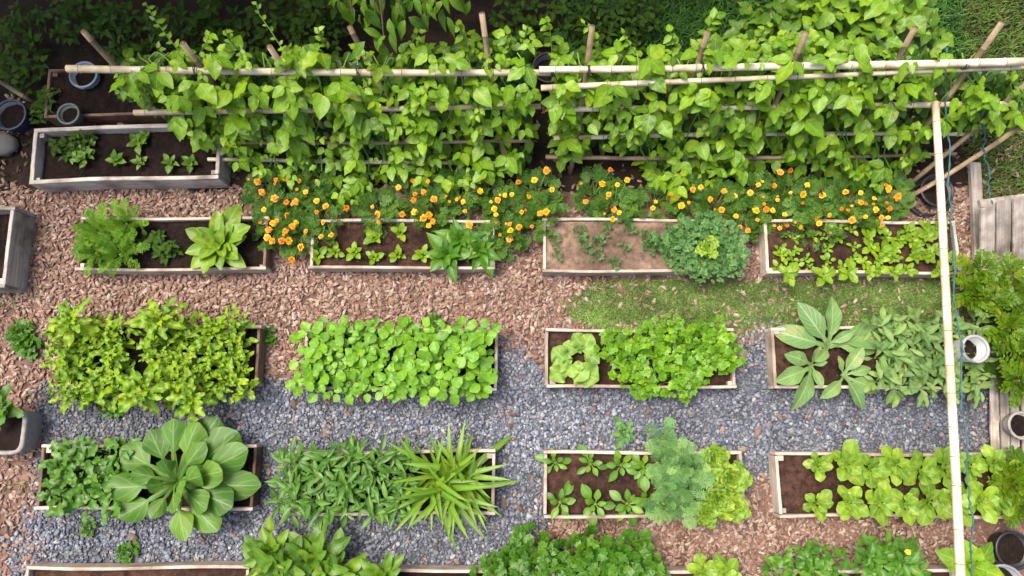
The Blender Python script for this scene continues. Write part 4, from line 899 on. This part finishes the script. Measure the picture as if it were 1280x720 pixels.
def box(mb, x0, x1, y0, y1, z0, z1, mi=0, j=.003):
    V = [(x, y, z) for z in (z0, z1) for (x, y) in ((x0, y0), (x1, y0), (x1, y1), (x0, y1))]
    V = [(a+U(-j, j), b+U(-j, j), c+U(-j, j)) for a, b, c in V]
    mb.add(V, [(0, 3, 2, 1), (4, 5, 6, 7), (0, 1, 5, 4), (1, 2, 6, 5), (2, 3, 7, 6), (3, 0, 4, 7)], mi)
def plank(root, nm, p0, p1, w, t, mat, up=Vector((0, 0, 1))):
    """board from p0 to p1 along local Y"""
    p0, p1 = Vector(p0), Vector(p1); d = (p1-p0); L = d.length; d.normalize(); x = d.cross(up).normalized(); z = x.cross(d)
    mx = Matrix((x, d, z)).transposed().to_4x4(); mx.translation = p0; mb = MB(); n = 8; Vv = []
    for i in range(n+1):
        s = U(-.004, .004); b = .004
        for (a, c) in ((-w/2, 0), (w/2, 0), (w/2, t-b), (w/2-b, t), (-w/2+b, t), (-w/2, t-b)): Vv.append((a+s, L*i/n, c+U(-.0015, .0015)))
    mb.add(Vv, [(i*6+k, i*6+(k+1) % 6, i*6+6+(k+1) % 6, i*6+6+k) for i in range(n) for k in range(6)]+[tuple(range(6))[::-1], tuple(range(n*6, n*6+6))])
    return part(root, nm, mb.mesh(nm, M[mat]), mx)
b0 = at(1250, 300, 0); pb = thing('wooden_planter', (b0.x, b0.y, 0), 'weathered grey wooden box with a rounded corner board at right edge', 'planter')
for k_, (xa, xb, ya, yb, zz) in enumerate(((1232, 1232, 258, 330, .45), (1252, 1252, 250, 328, .47), (1273, 1273, 246, 326, .5), (1294, 1294, 250, 330, .5))):
    plank(pb, 'board', at((xa+xb)/2, yb, .05), at((xa+xb)/2+1, ya, zz), .19, .03, 'woodgy')
plank(pb, 'rail', at(1222, 334, .04), at(1310, 334, .04), .1, .05, 'woodg'); plank(pb, 'rail', at(1222, 256, .36), at(1310, 244, .40), .1, .05, 'woodg')
e0 = at(1222, 260, 0); ed = thing('edging_board', (e0.x, e0.y, 0), 'narrow grey board lying between the black pot and the lawn', 'board')
plank(ed, 'board', at(1216, 205, .03), at(1222, 330, .03), .14, .06, 'woodgy')
p0_ = at(1255, 520, 0); pal = thing('pallet', (p0_.x, p0_.y, 0), 'weathered grey pallet boards at the right edge above the butter lettuce', 'pallet')
for x in (1243, 1256, 1268, 1282, 1296): plank(pal, 'slat', at(x, 578, .12), at(x-2, 470, .12), .1, .025, 'woodgy')
for y in (486, 524, 566): plank(pal, 'bearer', at(1238, y, .02), at(1304, y, .02), .09, .095, 'woodg')

def bucket(nm, label, px_, py_, r_, h, mat, group=None, fill='soild', handle=True, z=0, cat='bucket', taper=.8, tilt=(0, 0)):
    c = at(px_, py_, z+h); root = thing(nm, (c.x, c.y, z), label, cat, group)
    root.rotation_euler = (tilt[0], tilt[1], U(0, 6)); RM = Matrix.LocRotScale(root.location, root.rotation_euler, None)
    mb = MB(); rb = r_*taper; t = .012
    mb.lathe([(.001, .004), (rb, .004), (rb+.004, .012), (r_, h-.02), (r_-t, h-.012), (rb-t, .03), (.001, .03)], 28); bd = part(root, 'body', mb.mesh('body', M[mat], True), RM)
    mb = MB(); mb.lathe([(r_-t, h-.022), (r_+.016, h-.022), (r_+.018, h-.004), (r_+.008, h+.004), (r_-t+.002, h+.002), (r_-t-.002, h-.022)], 28); part(bd, 'rim', mb.mesh('rim', M[mat], True), RM)
    if fill:
        mb = MB(); rf = (rb+(r_-rb)*.68)-t-.002; n = 16
        mb.add([(0, 0, h*.68+.01)]+[(rf*f*math.cos(2*PI*k/n), rf*f*math.sin(2*PI*k/n), h*.68+U(-.012, .012)) for f in (.55, 1) for k in range(n)],
               [(0, 1+k, 1+(k+1) % n) for k in range(n)]+[(1+k, 1+n+k, 1+n+(k+1) % n, 1+(k+1) % n) for k in range(n)]); part(root, 'soil', mb.mesh('soil', M[fill], True), RM)
    if handle:
        mb = MB(); mb.tube([((r_+.02)*math.cos(a), (r_+.02)*math.sin(a)*.9, h-.03+.04*math.sin(a)) for a in [PI*k/14 for k in range(15)]], .006, 5); part(bd, 'handle', mb.mesh('handle', M['greyp'], True), RM)
    return root
bucket('bucket', 'pale blue bucket under the left end of the top rail', 104, 93, .17, .3, 'bluep')
bucket('plant_pot', 'grey green pot on soil behind the shaded grey bed', 85, 142, .13, .2, 'greenp', cat='pot', handle=False, z=.2)
bucket('tub', 'dark blue round tub at the shaded left edge', 12, 143, .2, .25, 'dblue', cat='tub', handle=False)
bucket('bucket', 'white bucket with dark inside among the lime shrub', 1220, 436, .15, .55, 'white')
bucket('plant_pot', 'black pot behind the dark gap in the trellis', 686, 84, .2, .4, 'black', cat='pot', handle=False)
bucket('plant_pot', 'black pot with hose beside the foot of the braces', 1172, 238, .2, .16, 'black', cat='pot', handle=False)
bucket('plant_pot', 'worn pale pot on the pallet at the right edge', 1278, 532, .15, .18, 'conc', cat='pot', handle=False, z=.146)
bucket('tub', 'dark tub in the bottom right corner', 1268, 688, .2, .24, 'black', cat='tub', handle=False)
bucket('bucket', 'pale grey bucket cut off at the bottom right corner', 1256, 735, .24, .3, 'greyp', handle=False)
c = at(1160, 250, 0); hs = thing('garden_hose', (c.x, c.y, 0), 'coiled black hose lying on soil beside the yellow marigolds', 'hose'); mb = MB()
mb.tube([((.3-.0007*i)*math.cos(i*.19), (.26-.0006*i)*math.sin(i*.19), .015+.0002*i+.01*math.sin(i*.7)) for i in range(110)], .013, 6); part(hs, 'coil', mb.mesh('coil', M['black'], True), Matrix.Translation(c))
rosette('leafy_plant', 'broad leaved plant beside the twine at the bottom right', 'plant', 1218, 708, .4, .36, 9, 'big', None, 5, 50, 0)
# styrofoam planter at the lower left edge
c = at(-4, 540, .34); sb = thing('planter_box', (c.x, c.y, 0), 'worn whitish planter box cut off at the left edge', 'planter'); mb = MB()
prof = [(.30, .0), (.33, .30), (.335, .34), (.29, .345), (.285, .30), (.27, .24), (.001, .24)]
n = 32
def sq(a, r_): 
    ca, sa = math.cos(a), math.sin(a); k_ = (abs(ca)**6+abs(sa)**6)**(-1/6); return (r_*k_*ca, r_*k_*sa*.78)
mb.add([(*sq(2*PI*k/n, r_), z) for r_, z in prof for k in range(n)], [(i*n+k, i*n+(k+1) % n, (i+1)*n+(k+1) % n, (i+1)*n+k) for i in range(len(prof)-1) for k in range(n)])
part(sb, 'body', mb.mesh('body', M['conc'], True), Matrix.Translation((c.x, c.y, 0)))
mb = MB(); mb.add([(*sq(2*PI*k/n, .284), .27) for k in range(n)], [tuple(range(n))]); part(sb, 'soil', mb.mesh('soil', M['soild']), Matrix.Translation((c.x, c.y, 0)))
rosette('potted_plant', 'dark leafy plant growing in the worn whitish planter box', 'plant', 2, 508, .42, .3, 14, 'arug', None, 10, 65, .27)
# rocks at the left edge
def rock(px_, py_, r_, label):
    c = at(px_, py_, 0); mb = MB(); n, m_ = 12, 6; V = []; o = U(0, 99)
    for i in range(m_+1):
        for k in range(n):
            th_ = PI*i/m_; d = Vector((math.sin(th_)*math.cos(2*PI*k/n), math.sin(th_)*math.sin(2*PI*k/n), math.cos(th_))); q = r_*(1+.35*mnoise.noise(d*1.6+Vector((o, 0, 0))))
            V.append((d.x*q*1.3, d.y*q, d.z*q*.65+r_*.4))
    mb.add(V, [(i*n+k, (i+1)*n+k, (i+1)*n+(k+1) % n, i*n+(k+1) % n) for i in range(m_) for k in range(n)])
    o_ = bpy.data.objects.new('rock', mb.mesh('rock', M['rock'], True)); o_.location = c; link(o_); tag(o_, label, 'rock')
rock(6, 184, .17, 'grey rock at the left edge beside the shaded bed')
# loose poles at left
lp = thing('leaning_stick', at(46, 128, 0), 'bare stick leaning in from the left edge by the blue tub', 'stick'); pole(lp, 'shaft', at(52, 134, .0), at(-40, 78, .9), .028, .024, M['bamo'])

# plants in the shaded beds
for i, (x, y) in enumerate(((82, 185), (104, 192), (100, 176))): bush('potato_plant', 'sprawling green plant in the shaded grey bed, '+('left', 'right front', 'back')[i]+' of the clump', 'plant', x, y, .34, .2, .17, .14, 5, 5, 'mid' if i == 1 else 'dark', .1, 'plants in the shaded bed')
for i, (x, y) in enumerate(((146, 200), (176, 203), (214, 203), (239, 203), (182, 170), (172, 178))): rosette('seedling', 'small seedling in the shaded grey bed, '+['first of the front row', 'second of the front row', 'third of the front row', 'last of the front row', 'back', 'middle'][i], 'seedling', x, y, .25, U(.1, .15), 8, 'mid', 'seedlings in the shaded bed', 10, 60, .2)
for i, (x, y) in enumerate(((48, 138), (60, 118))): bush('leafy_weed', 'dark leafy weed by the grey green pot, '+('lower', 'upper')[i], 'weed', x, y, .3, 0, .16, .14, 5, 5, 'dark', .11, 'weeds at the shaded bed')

# ------------------------------------------------------------------ background behind the trellis
def thicket(px_, py_, z, rx, ry, nst, per, key, size, label, name='shrub', grp='dark shrubs behind the trellis', cat='shrub'):
    bush(name, label, cat, px_, py_, z, 0, rx, ry, nst, per, key, size, grp, el=(-30, 40), stemmat='bark')
TK = [(20, 30, .5), (75, 15, .55), (130, 20, .5), (210, 30, .6), (262, 18, .6), (300, 40, .5), (345, 20, .7), (392, 30, .7), (20, 82, .35), (160, 62, .3), (400, 5, .8), (250, 62, .4)]
TL = ['in the top left corner', 'at the top edge left of the first stake', 'above the pale blue bucket', 'behind the left bean shoot', 'at the top edge above the second stake', 'behind the second stake', 'behind the thin bean shoot', 'left of the fourth stake top', 'at the left edge above the blue tub', 'low, beside the first stake', 'at the top edge left of drooping leaves', 'behind the top rail by the second stake']
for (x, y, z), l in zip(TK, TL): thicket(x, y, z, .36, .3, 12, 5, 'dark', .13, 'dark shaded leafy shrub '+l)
for i, (x, y, z, r_) in enumerate(((950, 30, .8, .34), (990, 18, .9, .36), (1035, 8, 1.1, .36), (1085, 15, 1.1, .34), (1130, 10, 1.2, .34), (1150, 42, .9, .3), (1080, 48, 1.0, .3), (1000, 58, 1.0, .28))):
    thicket(x, y, z, r_, r_*.8, 9, 5, 'mid' if i not in (2, 3, 4) else 'big', .19 if i not in (2, 3, 4) else .24, 'bright leafy shrub behind the right trellis, '+['left end', 'second from left', 'with large leaves at the top edge', 'with large leaves above the ninth stake', 'rightmost large leaved', 'behind the ninth stake', 'just above the rail', 'by the eighth stake'][i], grp='bright shrubs behind the trellis')
for i, (x, y, z) in enumerate(((640, 10, .5), (700, 20, .4), (750, 10, .5), (800, 12, .5), (650, 50, .35), (780, 45, .3))):
    thicket(x, y, z, .32, .28, 9, 5, 'dark', .12, 'dark weedy shrub at the top centre, '+['left', 'above the black pot', 'right of the black pot', 'rightmost', 'low beside the tall stake', 'low beside the sixth stake'][i], grp='dark weeds top centre')

def tree(name, label, X, Y, ht, cr, cz, nleaf, key='dark', size=.22, hang=None):
    root = thing(name, (X, Y, 0), label, 'tree', 'trees beyond the top edge'); mb = MB()
    mb.tube([(0, 0, 0), (.05, -.03, ht*.3), (-.04, .05, ht*.6), (0, 0, ht*.9)], [.17, .13, .1, .04], 10)
    ms = []; tips = []
    for k in range(16):
        a = k*2.4; z0 = ht*U(.3, .7); rr = cr*U(.55, .95); zt = cz+U(-.5, .6)*cr*.8
        tips.append(Vector((rr*math.cos(a), rr*math.sin(a), zt))); mb.tube([(0, 0, z0), (rr*.5*math.cos(a), rr*.5*math.sin(a), (z0+zt)/2+.1), tips[-1]], [.06, .04, .015], 6)
    part(root, 'trunk', mb.mesh('trunk', M['bark'], True), Matrix.Translation((X, Y, 0)))
    for k in range(nleaf):
        t = random.choice(tips); o = Vector((random.gauss(0, cr*.26), random.gauss(0, cr*.26), random.gauss(0, cr*.22)))
        ms.append(LM(Vector((X, Y, 0))+t+o, U(0, 6.28), R(U(-60, 25)), size*U(.7, 1.25), R(U(-30, 30))))
    joined(root, 'crown', key, ms, V_[key][0].materials[0])
    if hang:
        for (x, y, z, n) in hang:
            p = at(x, y, z); tw = MB(); q = p-Vector((X, Y, 0)); st_ = q+Vector((0, .9, .5))
            tw.tube([tips[0]*.6+Vector((0, 0, .2)), st_, q+Vector((0, .3, .25)), q], [.03, .02, .012, .006], 5); part(root, 'twig', tw.mesh('twig', M['bark']), Matrix.Translation((X, Y, 0)))
            for k in range(n):
                a = PI+U(-1.3, 1.3); addleaf(root, 'droop', p+Vector((U(-.22, .22), U(-.05, .55), U(-.1, .18))), a, R(U(-60, -5)), U(.17, .27), R(U(-30, 30)))
    return root
at_top = at(520, -260, 0)
tree('tree', 'tree at the top edge with drooping bright leaves', at_top.x, at_top.y, 4.2, 1.7, 3.4, 900, 'droop', .24,
     hang=[(440, 16, 2.0, 18), (470, 26, 2.0, 22), (500, 14, 2.1, 16), (545, 12, 2.1, 12), (572, 8, 2.0, 8), (425, 10, 2.0, 12), (480, 50, 1.9, 10), (535, 20, 2.0, 12)])
tree('tree', 'unseen dark tree added to shade the top left corner', -5.6, 7.0, 5.5, 2.2, 4.2, 2600, 'dark', .26)  # this and the next three are unseen trees added to cast shade
tree('tree', 'unseen dark tree added for shade beyond the top edge above the second stake', -2.9, 7.6, 5.5, 2.1, 4.2, 2400, 'dark', .26)
tree('tree', 'unseen dark tree added for shade beyond the top left edge', -9.2, 5.6, 5.0, 1.8, 4.0, 2000, 'dark', .26)
tree('tree', 'unseen dark tree added for shade beyond the top edge at the centre', .6, 8.2, 5.5, 2.0, 4.3, 2200, 'dark', .26)

# plants set out in a grid: say which one by row and place in the row
for lab, nrow in (('round leaved bright green plant crowding the packed middle bed', 3), ('lime green oak leaf lettuce in the overflowing left bed', 3), ('long leaved green plant crowding left of the strappy clump', 3), ('dark green lobed salad plant left of the huge cabbage', 3), ('grey green herb with long leaves packed near the bamboo pole', 3)):
    obs = sorted([o for o in bpy.data.objects if o.get('label') == lab], key=lambda o: -o.location.y); n_ = len(obs); assert n_ > 0, lab
    for j in range(nrow):
        row = sorted(obs[j*n_//nrow:(j+1)*n_//nrow], key=lambda o: o.location.x)
        for i, o in enumerate(row): o['label'] = lab+', '+('back', 'middle', 'front')[j]+' row, '+ORD[i]+' from left'
